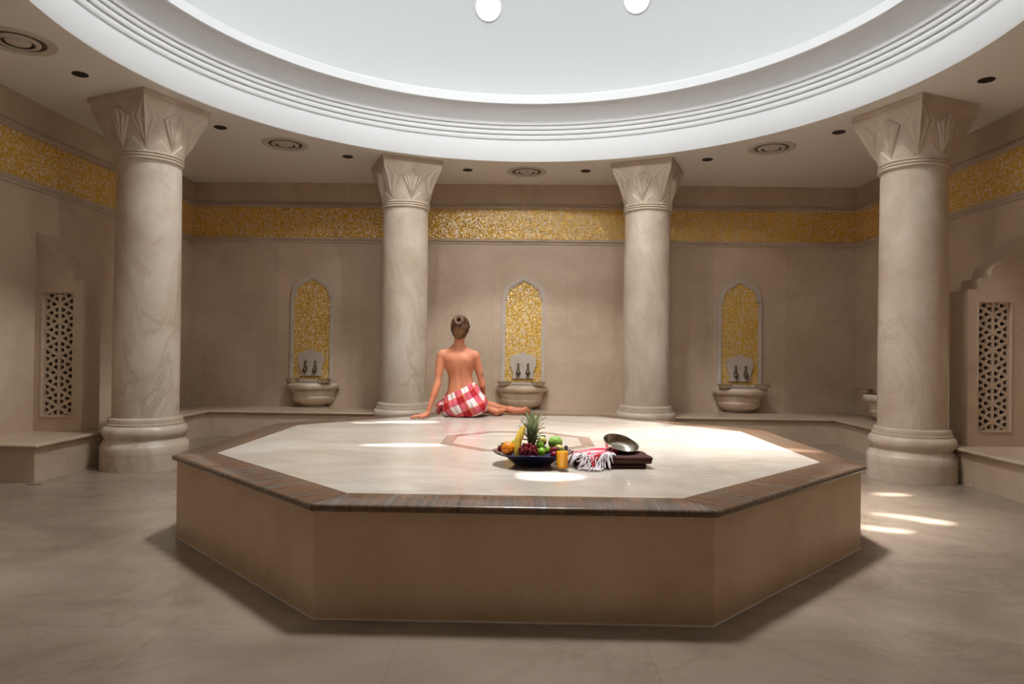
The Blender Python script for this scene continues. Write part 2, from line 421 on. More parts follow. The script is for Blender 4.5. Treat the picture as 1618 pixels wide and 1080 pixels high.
# ------------------------------------------------------------------ signed distance bodies
class SDF:
    def __init__(s, lo, hi, h):
        s.h = h; s.lo = np.array(lo, np.float32); n = np.ceil((np.array(hi) - np.array(lo)) / h).astype(int) + 1
        s.ax = [np.float32(lo[i]) + np.arange(n[i], dtype=np.float32) * np.float32(h) for i in range(3)]
        s.F = np.full(n, 0.08, np.float32)
    def region(s, lo, hi):
        sl = []
        for i in range(3):
            a = int(np.searchsorted(s.ax[i], lo[i])); b = int(np.searchsorted(s.ax[i], hi[i])); sl.append(slice(max(a, 0), max(b, a + 1)))
        x = s.ax[0][sl[0]][:, None, None]; y = s.ax[1][sl[1]][None, :, None]; z = s.ax[2][sl[2]][None, None, :]
        return tuple(sl), x, y, z
    def put(s, sl, f, k):
        a = s.F[sl]
        if k > 0:
            hh = np.clip(0.5 + 0.5 * (a - f) / k, 0, 1); s.F[sl] = a * (1 - hh) + f * hh - k * hh * (1 - hh)
        else: s.F[sl] = np.minimum(a, f)
    def cap(s, a, b, r1, r2=None, k=0.015):
        r2 = r1 if r2 is None else r2; a = np.array(a, np.float32); b = np.array(b, np.float32); m = max(r1, r2) + 0.06
        sl, x, y, z = s.region(np.minimum(a, b) - m, np.maximum(a, b) + m)
        d = b - a; L = float(d @ d) + 1e-9
        t = np.clip(((x - a[0]) * d[0] + (y - a[1]) * d[1] + (z - a[2]) * d[2]) / L, 0, 1)
        q = np.sqrt((x - a[0] - t * d[0]) ** 2 + (y - a[1] - t * d[1]) ** 2 + (z - a[2] - t * d[2]) ** 2) - (r1 + (r2 - r1) * t)
        s.put(sl, q, k); return s
    def ell(s, c, r, k=0.02):
        c = np.array(c); r = np.array(r); sl, x, y, z = s.region(c - r - 0.06, c + r + 0.06)
        k0 = np.sqrt(((x - c[0]) / r[0]) ** 2 + ((y - c[1]) / r[1]) ** 2 + ((z - c[2]) / r[2]) ** 2)
        k1 = np.sqrt(((x - c[0]) / r[0] ** 2) ** 2 + ((y - c[1]) / r[1] ** 2) ** 2 + ((z - c[2]) / r[2] ** 2) ** 2) + 1e-6
        s.put(sl, k0 * (k0 - 1) / k1, k); return s
    def loft(s, st, k=0.03, fn=None, grow=0.0):
        """st: rows of z, cx, cy, a, b"""
        st = np.array(st, np.float32)
        lo = (float((st[:, 1] - st[:, 3]).min()) - .08, float((st[:, 2] - st[:, 4]).min()) - .08, float(st[0, 0]) - .08)
        hi = (float((st[:, 1] + st[:, 3]).max()) + .08, float((st[:, 2] + st[:, 4]).max()) + .08, float(st[-1, 0]) + .08)
        sl, x, y, z = s.region(lo, hi); zz = z.ravel()
        zf = np.arange(st[0, 0] - .1, st[-1, 0] + .1, .002); kk = np.hanning(27); kk /= kk.sum()
        sm = lambda i: np.interp(zz, zf, np.convolve(np.pad(np.interp(zf, st[:, 0], st[:, i]), 13, 'edge'), kk, 'valid'))
        cx, cy, a, b = (sm(i)[None, None, :].astype(np.float32) for i in (1, 2, 3, 4))
        a = a + grow; b = b + grow
        q = np.sqrt(((x - cx) / a) ** 2 + ((y - cy) / b) ** 2)
        f = (q - 1) * np.minimum(a, b)
        if fn is not None: f = f + fn(x - cx, y - cy, z)
        f = np.maximum(f, np.maximum(st[0, 0] - grow - z, z - st[-1, 0] - grow)); s.put(sl, f, k); return s
    def mesh(s, name, mat, zmin=None):
        F = s.F
        if zmin is not None: F = np.maximum(F, (zmin - s.ax[2])[None, None, :])
        sg = F < 0
        c = np.zeros(tuple(n - 1 for n in F.shape), np.int8)
        for dx in (0, 1):
            for dy in (0, 1):
                for dz in (0, 1): c += sg[dx:dx + c.shape[0], dy:dy + c.shape[1], dz:dz + c.shape[2]]
        idx = np.argwhere((c > 0) & (c < 8))
        vid = np.full(c.shape, -1, np.int64); vid[tuple(idx.T)] = np.arange(len(idx))
        acc = np.zeros((len(idx), 3)); cnt = np.zeros(len(idx))
        offs = [(i, j, k) for i in (0, 1) for j in (0, 1) for k in (0, 1)]
        for a in offs:
            for b in offs:
                if sum(abs(p - q) for p, q in zip(a, b)) != 1 or a > b: continue
                f0 = F[tuple((idx + a).T)]; f1 = F[tuple((idx + b).T)]; m = (f0 < 0) != (f1 < 0)
                t = np.where(m, f0 / np.where(m, f0 - f1, 1), 0)
                p = np.array(a)[None] + (np.array(b) - np.array(a))[None] * t[:, None]
                acc += np.where(m[:, None], p, 0); cnt += m
        V = (idx + acc / cnt[:, None]) * s.h + s.lo
        faces = []
        for ax in range(3):
            s0 = [slice(None)] * 3; s1 = [slice(None)] * 3; s0[ax] = slice(0, -1); s1[ax] = slice(1, None)
            A, B = sg[tuple(s0)], sg[tuple(s1)]
            e = np.argwhere(A != B); u, w = [(1, 2), (2, 0), (0, 1)][ax]
            ok = (e[:, u] > 0) & (e[:, w] > 0) & (e[:, u] < c.shape[u]) & (e[:, w] < c.shape[w]); e = e[ok]
            def g(du, dw):
                q = e.copy(); q[:, u] += du; q[:, w] += dw; return vid[tuple(q.T)]
            quad = np.stack([g(-1, -1), g(0, -1), g(0, 0), g(-1, 0)], 1)
            fl = ~A[tuple(e.T)]; quad[fl] = quad[fl][:, ::-1]
            faces.append(quad)
        Q = np.concatenate(faces)
        me = bpy.data.meshes.new(name); me.from_pydata(V.tolist(), [], Q.tolist()); me.validate()
        me.polygons.foreach_set('use_smooth', [True] * len(me.polygons)); me.materials.append(M[mat]); return me

# ================================================================== SETTING
YF = -5.8
struct(MB().box(WXL - .2, WXR + .2, YF - .2, WY + .2, -0.2, 0).build('floor', 'floor'), 'polished beige marble floor of the bath hall')
struct(MB().box(WXL - .2, WXR + .2, WY, WY + .2, 0, CEIL).build('wall_back', 'wall'), 'beige marble wall behind the three basins')
struct(MB().box(WXL - .2, WXL, YF, WY, 0, CEIL).build('wall_left', 'wall_side'), 'beige marble wall on the left side of the hall')
struct(MB().box(WXR, WXR + .2, YF, WY, 0, CEIL).build('wall_right', 'wall_side'), 'beige marble wall on the right side of the hall')
struct(MB().box(WXL, WXR, YF - .2, YF, 0, CEIL).build('wall_front', 'wall'), 'beige marble wall at the near end of the hall')

# flat ceiling with its round opening
def ceiling():
    r = 3.09; angs = sorted(set([2 * PI * i / 160 for i in range(160)] + [math.atan2(y, x - CX) % (2 * PI) for x in (WXL, WXR) for y in (YF, WY)]))
    vs = []; n = len(angs)
    for a in angs:
        c, s_ = math.cos(a), math.sin(a)
        t = min(((WXR - CX) / c) if c > 1e-9 else 1e9, ((WXL - CX) / c) if c < -1e-9 else 1e9, (WY / s_) if s_ > 1e-9 else 1e9, (YF / s_) if s_ < -1e-9 else 1e9)
        vs += [(CX + r * c, r * s_, CEIL), (CX + t * c, t * s_, CEIL), (CX + t * c, t * s_, CEIL + .2), (CX + r * c, r * s_, CEIL + .2)]
    fs = []
    for i in range(n):
        j = (i + 1) % n
        for q in range(4): fs.append((i * 4 + q, j * 4 + q, j * 4 + (q + 1) % 4, i * 4 + (q + 1) % 4))
    return MB().add(vs, fs)
struct(ceiling().build('ceiling', 'paint'), 'flat painted ceiling around the round dome opening')

# moulded cornice ring
prof = [(3.09, 3.155), (3.085, 3.15), (3.08, 3.16), (3.08, 3.378), (3.088, 3.384), (3.088, 3.392), (3.074, 3.397), (3.069, 3.412), (3.069, 3.426), (3.072, 3.438), (3.076, 3.441), (3.076, 3.446),
        (3.060, 3.450), (3.055, 3.463), (3.055, 3.477), (3.058, 3.488), (3.062, 3.491), (3.062, 3.496), (3.046, 3.500), (3.041, 3.513), (3.041, 3.527), (3.045, 3.534), (3.045, 3.540)]
prof += [(3.028 - 0.115 * (1 - math.cos(t * PI / 2 / 10)), 3.545 + 0.175 * math.sin(t * PI / 2 / 10)) for t in range(11)]
prof += [(2.895, 3.722), (2.885, 3.73), (2.885, 3.815), (2.90, 3.82), (2.96, 3.822), (2.96, 3.855), (2.99, 3.862), (3.36, 3.87)]
struct(MB().lathe(prof, 192, (CX, 0)).build('trim_1', 'cornice', smooth='auto'), 'moulded white plaster cornice ring under the dome')

# sunlight comes in through round openings in the dome; rows of (x, y, rx, ry, turn)
SUN = Vector((0.25, 0.063, -1.0)).normalized()
DR, DZ = 3.3, 3.88
SPOTS = [(0.17, -1.27, H, .125, .085, 0), (0.08, -1.21, H, .05, .03, 0), (-0.71, -0.28, H, .20, .05, 0.05), (-0.90, 1.03, H, .20, .085, 0.1), (-1.22, 0.93, H, .09, .03, 0),
         (1.73, -0.24, H, .17, .06, -0.5), (2.84, 0.68, 0, .15, .055, 0.05), (2.58, -0.06, 0, .24, .055, -0.5), (2.66, -0.16, 0, .10, .05, -0.3), (2.24, -0.36, 0, .16, .05, -0.3), (1.52, 0.95, H, .10, .05, 0), (1.22, 1.28, H, .14, .05, 0), (1.28, 1.62, H, .05, .04, 0)]
HOLES = []
for x, y, z, rx, ry, tn in SPOTS:
    p = Vector((x, y, z)); d = -SUN; c = Vector((CX, 0, DZ)); o = p - c
    b = o.dot(d); tt = -b + math.sqrt(b * b - o.dot(o) + DR * DR); q = p + d * tt
    HOLES.append((q.x, q.y, rx, ry, tn))
def dome():
    nA, nZ = 900, 300; mb = MB(); a_max = math.acos(0.5 / DR)
    th = [a_max * j / nZ for j in range(nZ + 1)]
    A = np.arange(nA) * 2 * PI / nA; T = np.array(th)
    R = DR * np.cos(T)[:, None]; X = CX + R * np.cos(A)[None]; Y = R * np.sin(A)[None]; Z = np.repeat(DZ + DR * np.sin(T)[:, None], nA, 1)
    V = np.stack([X, Y, Z], 2).reshape(-1, 3)
    am = A + PI / nA; Tm = (T[:-1] + T[1:]) / 2
    xm = CX + DR * np.cos(Tm)[:, None] * np.cos(am)[None]; ym = DR * np.cos(Tm)[:, None] * np.sin(am)[None]
    keep = np.ones(xm.shape, bool)
    for hx, hy, rx, ry, tn in HOLES:
        u = (xm - hx) * math.cos(tn) + (ym - hy) * math.sin(tn); v = -(xm - hx) * math.sin(tn) + (ym - hy) * math.cos(tn)
        keep &= ((u / rx) ** 2 + (v / ry) ** 2) > 1
    jj, ii = np.nonzero(keep); k2 = (ii + 1) % nA
    Q = np.stack([jj * nA + ii, jj * nA + k2, (jj + 1) * nA + k2, (jj + 1) * nA + ii], 1)
    me = bpy.data.meshes.new('dome'); me.from_pydata(V.tolist(), [], Q[:, ::-1].tolist())
    me.polygons.foreach_set('use_smooth', [True] * len(me.polygons)); me.materials.append(M['dome'])
    return link('dome', me)
struct(dome(), 'smooth white plaster dome over the platform')
# glazed eye at the crown of the dome
eye = MB().lathe([(0.515, 7.14), (0.515, 7.10), (0.47, 7.10), (0.47, 7.14)], 64, (CX, 0)).build('window_1', 'cornice')
struct(eye, 'round glazed eye at the crown of the dome')
MB().lathe([(0.0, 7.13), (0.25, 7.13), (0.5, 7.13)], 64, (CX, 0)).build('pane', emit('bright_sky_glass', (0.95, 0.985, 1.0, 1), 94.0), eye)
M['globe'] = emit('lit_round_glass', (1, 1, 1, 1), 4.0)
for i, (az, lab) in enumerate(((98.3, 'round glowing white light in the dome, left of the two'), (67.9, 'round glowing white light in the dome, right of the two'))):
    a = math.radians(az); el = math.asin((4.89 - DZ) / DR)
    p = Vector((CX + DR * math.cos(el) * math.cos(a), DR * math.cos(el) * math.sin(a), DZ + DR * math.sin(el)))
    nrm = (Vector((CX, 0, DZ)) - p).normalized()
    t = thing('dome_light', lab, 'light', p, 0, 'round lights in the dome')
    t.rotation_mode = 'QUATERNION'; t.rotation_quaternion = nrm.to_track_quat('Z', 'Y')
    MB().lathe([(0.15, -0.01), (0.15, 0.012), (0.142, 0.016), (0.135, 0.012), (0.135, -0.01)], 40).build('rim', 'cornice', t, True)
    MB().lathe([(0.0, 0.03), (0.06, 0.027), (0.1, 0.02), (0.136, 0.004)], 40).build('diffuser', 'globe', t, True)

# wall bands: mosaic between two stone strips, on three walls
room = [(WXL, YF), (WXL, WY), (WXR, WY), (WXR, YF)]      # walking clockwise: the room lies to the right
def band(z0, z1, d): return [(0, z0), (-d, z0), (-d, z1), (0, z1)]
struct(MB().sweep(room, band(2.452, 2.848, 0.008)).build('trim_2', 'mosaic'), 'gold glass mosaic band running high around the walls')
struct(MB().sweep(room, [(0, 2.84), (-.03, 2.845), (-.042, 2.855), (-.042, 2.868), (-.03, 2.88), (-.018, 2.886), (-.018, 2.905), (0, 2.91)]).build('trim_3', 'strip', smooth='auto'), 'stone moulding above the gold mosaic band')
struct(MB().sweep(room, [(0, 2.392), (-.018, 2.397), (-.018, 2.415), (-.03, 2.42), (-.042, 2.432), (-.042, 2.445), (-.03, 2.457), (0, 2.46)]).build('trim_4', 'strip', smooth='auto'), 'stone moulding below the gold mosaic band')
struct(MB().sweep(room, [(0, 2.915), (-.012, 2.915), (-.012, CEIL), (0, CEIL)]).build('trim_5', 'wall'), 'plain marble frieze between mosaic band and ceiling')

# ================================================================== WALL BENCH
BL, BR, BY = -3.68, 3.655, 3.45
bt = thing('wall_bench', 'low built-in marble bench running along the back and side walls', 'bench')
bpath = [(WXL, .60), (BL, .60), (BL, BY), (BR, BY), (BR, .42), (WXR, .42)]
MB().sweep(bpath, [(0, 0), (0, .268)]).build('riser', 'bench', bt)
U = [(WXL, .60), (BL, .60), (BL, BY), (BR, BY), (BR, .42), (WXR, .42), (WXR, WY), (WXL, WY)]
mb = MB().add([(x, y, .295) for x, y in U], [tuple(range(8))])
mb.sweep(bpath, [(0, .266), (-.026, .268), (-.034, .275), (-.036, .283), (-.032, .291), (-.024, .295), (0, .295)])
mb.build('seat_slab', 'bench_top', bt)

# ================================================================== PLATFORM
t8 = math.tan(PI / 8)
def octo(a): 
    s_ = a * t8
    return [(-s_, -a), (s_, -a), (a, -s_), (a, s_), (s_, a), (-s_, a), (-a, s_), (-a, -s_)]
pf = thing('octagonal_platform', 'large octagonal marble bathing platform with dark banded granite border', 'platform')
AB, AO, AI = 1.888, 1.913, 1.70
MB().prism(octo(AB), 0, H - .03).build('base', 'platform_side', pf)
MB().sweep(octo(AB), [(-.006, 0), (-.005, .004), (0, .006)], True).build('base_joint', 'frame', pf)
mb = MB(); mb.add([(x, y, H) for x, y in octo(AI)], [tuple(range(8))]).build('top_slab', 'platform_top', pf, label='pale polished marble top')
for k in range(8):
    a = -PI / 2 + k * PI / 4
    # each border slab in its own frame, so that its bands run across it
    so, si = AO * t8, AI * t8; g = 0.0012
    pr_ = [(AI, H), (AO - .010, H), (AO - .003, H - .004), (AO, H - .011), (AO, H - .020), (AO - .004, H - .027), (AO - .010, H - .030), (AI, H - .030)]
    vs = []
    for sgn in (-1, 1): vs += [(sgn * (d * t8 - g), d, z) for d, z in pr_]
    n = len(pr_); fs = [(i, (i + 1) % n, n + (i + 1) % n, n + i) for i in range(n)] + [tuple(range(n)), tuple(range(2 * n - 1, n - 1, -1))]
    # mesh coordinates are offset per slab so the stone differs from slab to slab
    m2 = MB().add([(y, x + 5 * k, z) for x, y, z in vs], fs)
    o = m2.build('border_slab', 'granite', pf, 'auto', label='dark banded granite border' if k == 0 else None)
    if k: o['label'] = 'dark banded granite border'
    o.rotation_euler = (0, 0, a); o.location = (5 * k * math.sin(a), -5 * k * math.cos(a), 0)
io, ii = octo(.495), octo(.415)
mb = MB(); mb.add([(x, y, H + .0006) for x, y in io] + [(x, y, H + .0006) for x, y in ii], [(i, (i + 1) % 8, 8 + (i + 1) % 8, 8 + i) for i in range(8)])
mb.build('inlay_ring', 'inlay', pf, label='brown granite ring inlaid in the top')

# ================================================================== COLUMNS
def zig(u): return abs(((u * 2.0) % 2.0) - 1.0)
def capital_mesh():
    nA, nT = 480, 100; z0, z1 = 2.70, 3.115; vs = []; fs = []; a_sq = 0.335
    for j in range(nT + 1):
        t = j / nT
        for i in range(nA):
            ph = 2 * PI * i / nA
            rs = a_sq / max(abs(math.cos(ph)), abs(math.sin(ph)))
            w = t ** 1.12
            r = 0.262 * (1 - w) + rs * w
            # folded diamond leaves at the corners and mid faces, chevrons between their feet
            d = 0.0; dmin = 9
            for kk in range(8):
                c = kk * PI / 4; dl = abs((ph - c + PI) % (2 * PI) - PI)
                corner = kk % 2 == 1; top = 0.97 if corner else 0.86; wid = 0.62 if corner else 0.64
                hw = 0.36
                q = (hw * (t - 0.02) / (wid - 0.02)) if t < wid else hw * (top - t) / (top - wid)
                if q > 0 and dl < q:
                    u = dl / q; dep = min(1.0, q / 0.14); ed = min(1.0, (q - dl) / .018)
                    d = max(d, ed * (0.009 + 0.012 * zig(u * 2.0) + .007 * (1 - u)) * dep)
                dmin = min(dmin, dl)
            ch = 0.25 * (dmin / (PI / 8)) - t
            if ch > 0: d = max(d, 0.011 * min(1.0, ch / .02))
            r += d - 0.006
            vs.append((r * math.cos(ph), r * math.sin(ph), z0 + (z1 - z0) * t))
    for j in range(nT):
        for i in range(nA): fs.append((j * nA + i, j * nA + (i + 1) % nA, (j + 1) * nA + (i + 1) % nA, (j + 1) * nA + i))
    mb = MB().add(vs, fs)
    b = a_sq + .006
    mb.box(-b, b, -b, b, z1, CEIL)
    return mb.mesh('capital', 'capital', 'auto')
base_prof = [(0, 0), (.348, 0), (.348, .128), (.345, .131), (.348, .134), (.348, .198), (.342, .206), (.318, .246), (.312, .262), (.318, .270), (.332, .288), (.338, .312), (.335, .338), (.322, .360), (.306, .370),
             (.306, .388), (.296, .392), (.296, .418), (.290, .432), (.276, .438), (.266, .44), (0, .44)]
col_base = MB().lathe(base_prof, 72).mesh('base', 'column', 'auto')
col_shaft = MB().lathe([(.264, .438), (.264, 1.2), (.260, 2.0), (.255, 2.63)], 72).mesh('shaft', 'column', True)
ring = [(.255, 2.622)]
for k in range(3): ring += [(.262 + .014 * math.sin(PI * q / 6), 2.624 + .026 * k + .026 * q / 6) for q in range(7)]
ring += [(.255, 2.704)]
col_ring = MB().lathe(ring, 72).mesh('neck_ring', 'capital', 'auto')
col_cap = capital_mesh()
cols = [(-3.262, 1.385, 'near left marble column with folded-leaf capital, beside the left stone screen'),
        (-1.335, 3.275, 'rear marble column just left of the seated woman'),
        (1.437, 3.305, 'rear marble column standing behind the metal bowl and brown towel'),
        (3.378, 1.392, 'near right marble column with folded-leaf capital, beside the right stone screen')]
for i, (x, y, lab) in enumerate(cols):
    ang = math.atan2(-y, CX - x)
    t = thing('marble_column', lab, 'column', (x, y, 0), ang, 'marble columns around the platform')
    for nm, me in (('base', col_base), ('shaft', col_shaft), ('neck_ring', col_ring), ('capital', col_cap)):
        o = link(nm, me, t)
        if nm == 'shaft': o.rotation_euler = (0, 0, 0.9 + 1.3 * i)

# ================================================================== STONE SCREENS (dividers on the bench)
def screen(side, label):
    # depth coordinate d runs from the wall (0) into the room
    o = thing('stone_screen', label, 'screen', (WXL if side < 0 else WXR - .045, 1.37 if side < 0 else 1.27, .295), 0, 'pierced stone screens')
    sx = 1 if side < 0 else -1
    pts = [(0, 0), (.43, 0), (.43, 1.32), (.33, 1.32), (.33, 1.415), (.245, 1.415), (.243, 1.455), (.228, 1.50), (.20, 1.535), (.165, 1.56), (.125, 1.59), (.09, 1.63), (.06, 1.675), (.03, 1.715), (.012, 1.735), (0, 1.74)]
    if side > 0: pts[0] = (-.045, 0); pts.append((-.045, 1.74))
    hole = [(.07, .13), (.34, .13), (.34, 1.215), (.07, 1.215)]
    f = lambda P: [(sx * a, b) for a, b in P]
    m1 = plate(f(pts), [f(hole)], 0, .055)
    m1.build('screen_front', 'screen', o)
    hb = [(.05, .11), (.36, .11), (.36, 1.235), (.05, 1.235)]
    plate(f(pts), [f(hb)], .055, .13).build('screen_core', 'screen', o)
    plate(f(pts), [], .13, .25).build('screen_back', 'screen', o)
    # panel behind the lattice, with the shade of the recess put into its colour
    x0, x1 = sorted((sx * .052, sx * .358)); MB().box(x0, x1, .122, .1295, .112, 1.233).build('pocket_shade', 'recess_shade', o)
    # slim raised fillet round the opening
    fr = [(sx * .07, .13), (sx * .34, .13), (sx * .34, 1.215), (sx * .07, 1.215)]
    fo = [(sx * .058, .118), (sx * .352, .118), (sx * .352, 1.227), (sx * .058, 1.227)]
    plate(fo, [fr], -.006, 0.0).build('opening_frame', 'screen', o)
    # lattice of six-rayed stars: triangular grid with a three-armed star in every triangle
    xs0, xs1, zs0, zs1 = .075, .335, .135, 1.21
    cxm = (xs0 + xs1) / 2; hh = (xs1 - xs0) / 2; S_ = hh / (math.sqrt(3) / 2)
    lat = MB(); y0, y1 = .02, .05; wd = .0125
    def clip(p, q):
        t0, t1 = 0.0, 1.0
        for k, lo, hi in ((0, xs0, xs1), (1, zs0, zs1)):
            d = q[k] - p[k]
            if abs(d) < 1e-9:
                if p[k] < lo - 1e-6 or p[k] > hi + 1e-6: return None
                continue
            a, b = (lo - p[k]) / d, (hi - p[k]) / d
            if a > b: a, b = b, a
            t0, t1 = max(t0, a), min(t1, b)
        if t1 - t0 < 1e-3: return None
        return [(p[0] + (q[0] - p[0]) * t, p[1] + (q[1] - p[1]) * t) for t in (t0, t1)]
    jit = [0]
    def bar(p, q, w):
        c = clip(p, q)
        if not c: return
        (ax, az), (bx, bz) = c; L = math.hypot(bx - ax, bz - az); nx, nz = -(bz - az) / L * w, (bx - ax) / L * w
        jit[0] += 1; e = (jit[0] % 11) * 0.0004
        P = [(ax + nx, az + nz), (bx + nx, bz + nz), (bx - nx, bz - nz), (ax - nx, az - nz)]
        lat.add([(sx * x, y0 + e, z) for x, z in P] + [(sx * x, y1 + e, z) for x, z in P], [(0, 1, 2, 3), (7, 6, 5, 4), (0, 4, 5, 1), (1, 5, 6, 2), (2, 6, 7, 3), (3, 7, 4, 0)])
    seen = set()
    for row in range(-2, 12):
        zc = zs0 + S_ * 0.5 + row * S_
        for col in range(-2, 3):
            x = cxm + col * hh; z = zc + (S_ / 2 if col % 2 else 0)
            nb = [(x, z + S_), (x + hh, z + S_ / 2), (x + hh, z - S_ / 2)]
            for q in nb: bar((x, z), q, wd)
            for tri in (((x, z), (x, z + S_), (x + hh, z + S_ / 2)), ((x, z), (x + hh, z + S_ / 2), (x + hh, z - S_ / 2))):
                gx = sum(a for a, b in tri) / 3; gz = sum(b for a, b in tri) / 3
                for k in range(3):
                    a, b = tri[k], tri[(k + 1) % 3]
                    bar((gx, gz), ((a[0] + b[0]) / 2, (a[1] + b[1]) / 2), .0100)
    # rim bars
    for p, q in (((xs0, zs0), (xs1, zs0)), ((xs0, zs1), (xs1, zs1)), ((xs0, zs0), (xs0, zs1)), ((xs1, zs0), (xs1, zs1))): bar(p, q, .006)
    lat.build('lattice', 'screen', o, label='star-pattern pierced lattice')
screen(-1, 'stone screen with star lattice and ogee top, on the left bench')
screen(1, 'stone screen with star lattice and ogee top, on the right bench')

# ================================================================== WALL FOUNTAINS
def ogee(hw, z0, zs, za, notch):
    """half-width, sill, shoulder and apex heights"""
    R = [(hw, z0), (hw, zs), (hw - notch, zs), (hw - notch, zs + .02)]
    w2 = hw - notch; hgt = za - zs - .02
    for t, k in ((.985, .18), (.93, .34), (.84, .48), (.70, .60), (.52, .70), (.36, .78), (.22, .86), (.10, .94), (.0, 1.0)):
        R.append((w2 * t, zs + .02 + hgt * k))
    return R + [(-x, z) for x, z in R[-2::-1]]
def fountain(loc, rz, label):
    o = thing('wall_fountain', label, 'fountain', loc, rz, 'mosaic wall fountains')
    inner = ogee(.232, .635, 1.685, 1.935, .022); outer = ogee(.278, .60, 1.725, 1.99, .012)
    # front faces -y
    plate(inner, [], -.006, .0).build('mosaic_panel', 'mosaic', o, label='gold mosaic panel')
    plate(outer, [inner], -.03, 0).build('frame', 'frame', o)
    mid = ogee(.268, .61, 1.715, 1.975, .012); mi2 = ogee(.244, .628, 1.70, 1.95, .018)
    plate(mid, [mi2], -.042, -.0295).build('frame_moulding', 'frame', o)
    pl = [(-.125, .695), (.125, .695), (.13, .76), (.145, .80), (.163, .85), (.168, .90), (.158, .945), (.13, .975), (.085, .992), (.04, 1.005), (0, 1.03), (-.04, 1.005), (-.085, .992), (-.13, .975), (-.158, .945), (-.168, .90), (-.163, .85), (-.145, .80), (-.13, .76)]
    plate(pl, [], -.04, -.006).build('tap_plate', 'frame', o)
    plate([(-.14, .683), (.14, .683), (.14, .70), (-.14, .70)], [], -.045, -.006).build('plate_ledge', 'frame', o)
    for s_ in (-1, 1):
        x = s_ * .062
        b = MB()
        b.lathe([(0, 0), (.022, 0), (.022, .006), (.012, .012), (.012, .03), (.016, .036), (0, .04)], 16, mat=Matrix.Translation((x, -.04, .775)) @ Matrix.Rotation(PI / 2, 4, 'X'))
        b.tube([(x, -.055, .81), (x, -.075, .79), (x, -.09, .76), (x, -.092, .715)], [.017, .020, .024, .010], 10)
        tp = b.build('tap', 'bronze', o, True, label='bronze tap')
        MB().tube([(x, -.066, .79), (x, -.07, .82), (x, -.066, .855), (x, -.06, .872)], [.012, .009, .011, .016], 8).build('handle', 'bronze', tp, True)
        MB().ball((x, -.09, .755), (.032, .022, .03), 12, 8).build('spout', 'bronze', tp, True)
    return o
fountain((-2.684, WY, 0), 0, 'arched gold mosaic wall fountain left of the seated woman, between the left columns')
fountain((.033, WY, 0), 0, 'arched gold mosaic wall fountain behind and right of the seated woman')
fountain((2.783, WY, 0), 0, 'arched gold mosaic wall fountain on the back wall between the two right columns')

# half-round marble basins on the bench
def rimshape(a):
    """scalloped plan of the rim, front half; returns radius factor"""
    return 1.0 + 0.045 * math.cos(6 * a) 
def basin(loc, rz, label):
    o = thing('marble_basin', label, 'basin', loc, rz, 'marble wash basins on the bench')
    n = 60
    def shell(prof, scal, cap=False):
        vs, fs = [], []
        for r, z in prof:
            for i in range(n + 1):
                a = PI + PI * i / n; k = 1 + scal * math.cos(6 * (a - PI / 2)) * (r / .34)
                vs.append((r * k * math.cos(a), r * k * 0.98 * math.sin(a), z))
        m = n + 1
        for j in range(len(prof) - 1):
            for i in range(n): fs.append((j * m + i, j * m + i + 1, (j + 1) * m + i + 1, (j + 1) * m + i))
        for i_ in (0, n):   # close against the wall
            pass
        return MB().add(vs, fs)
    shell([(.25, .25), (.27, .235), (.302, .225), (.325, .235), (.338, .255), (.338, .285), (.330, .300), (.315, .306), (.27, .306), (.255, .298), (.235, .27), (.19, .19), (.12, .155), (0, .15)], .03).build('rim', 'basin', o, 'auto')
    shell([(0, 0.0), (.12, 0.0), (.15, .004), (.155, .016), (.15, .022), (.185, .034), (.232, .058), (.258, .088), (.268, .114), (.270, .124), (.262, .130), (.258, .138), (.270, .165), (.278, .200), (.280, .232), (.275, .246), (.25, .25)], 0.0).build('bowl', 'basin', o, 'auto')
    # back slab closing the basin against the wall
    MB().box(-.335, .335, -.022, 0, .235, .306).build('back_ledge', 'basin', o)
    return o
basin((-2.64, WY - .035, .295), 0, 'half-round marble basin on the back bench, left of the seated woman')
basin((.02, WY - .035, .295), 0, 'half-round marble basin on the back bench, behind the woman\'s feet')
basin((2.765, WY - .035, .295), 0, 'half-round marble basin on the back bench, right of the rear right column')
basin((WXR - .035, 3.22, .295), -PI / 2, 'half-round marble basin on the right bench, half hidden behind a column')
fountain((WXR, 3.22, 0), -PI / 2, 'arched mosaic wall fountain hidden behind the near right column')

tas_mesh = MB().lathe([(0, .001), (.055, .001), (.068, .006), (.082, .026), (.090, .046), (.096, .048), (.096, .051), (.088, .050), (.079, .028), (.066, .010), (.052, .005), (0, .005)], 40).mesh('metal_bowl', 'nickel', True)
def tas(x, y, z, label, grp='small metal bowls on the basin rims', s=1.0):
    o = link('metal_bowl', tas_mesh, None, (x, y, z)); o.scale = (s, s, s)
    return tag(o, label, 'bowl', grp, 'thing')
RZ = .295 + .3065
tas(-2.86, 4.02, RZ, 'small metal bowl on the left end of the rim of the basin farthest left')
tas(-2.44, 3.955, RZ, 'small metal bowl on the right end of the rim of the basin farthest left')
tas(-.20, 3.975, RZ, 'small metal bowl on the left of the rim behind the woman\'s feet')
tas(.225, 3.955, RZ, 'small metal bowl on the right of the rim behind the woman\'s feet')
tas(2.535, 3.98, RZ, 'small metal bowl on left rim of the basin at the right of the back wall')
tas(2.995, 3.97, RZ, 'small metal bowl on right rim of the basin at the right of the back wall')
tas(3.955, 3.36, RZ, 'outer small metal bowl on the side basin beside the near right column')
tas(4.03, 3.02, RZ, 'inner small metal bowl on the side basin, partly behind the near right column')

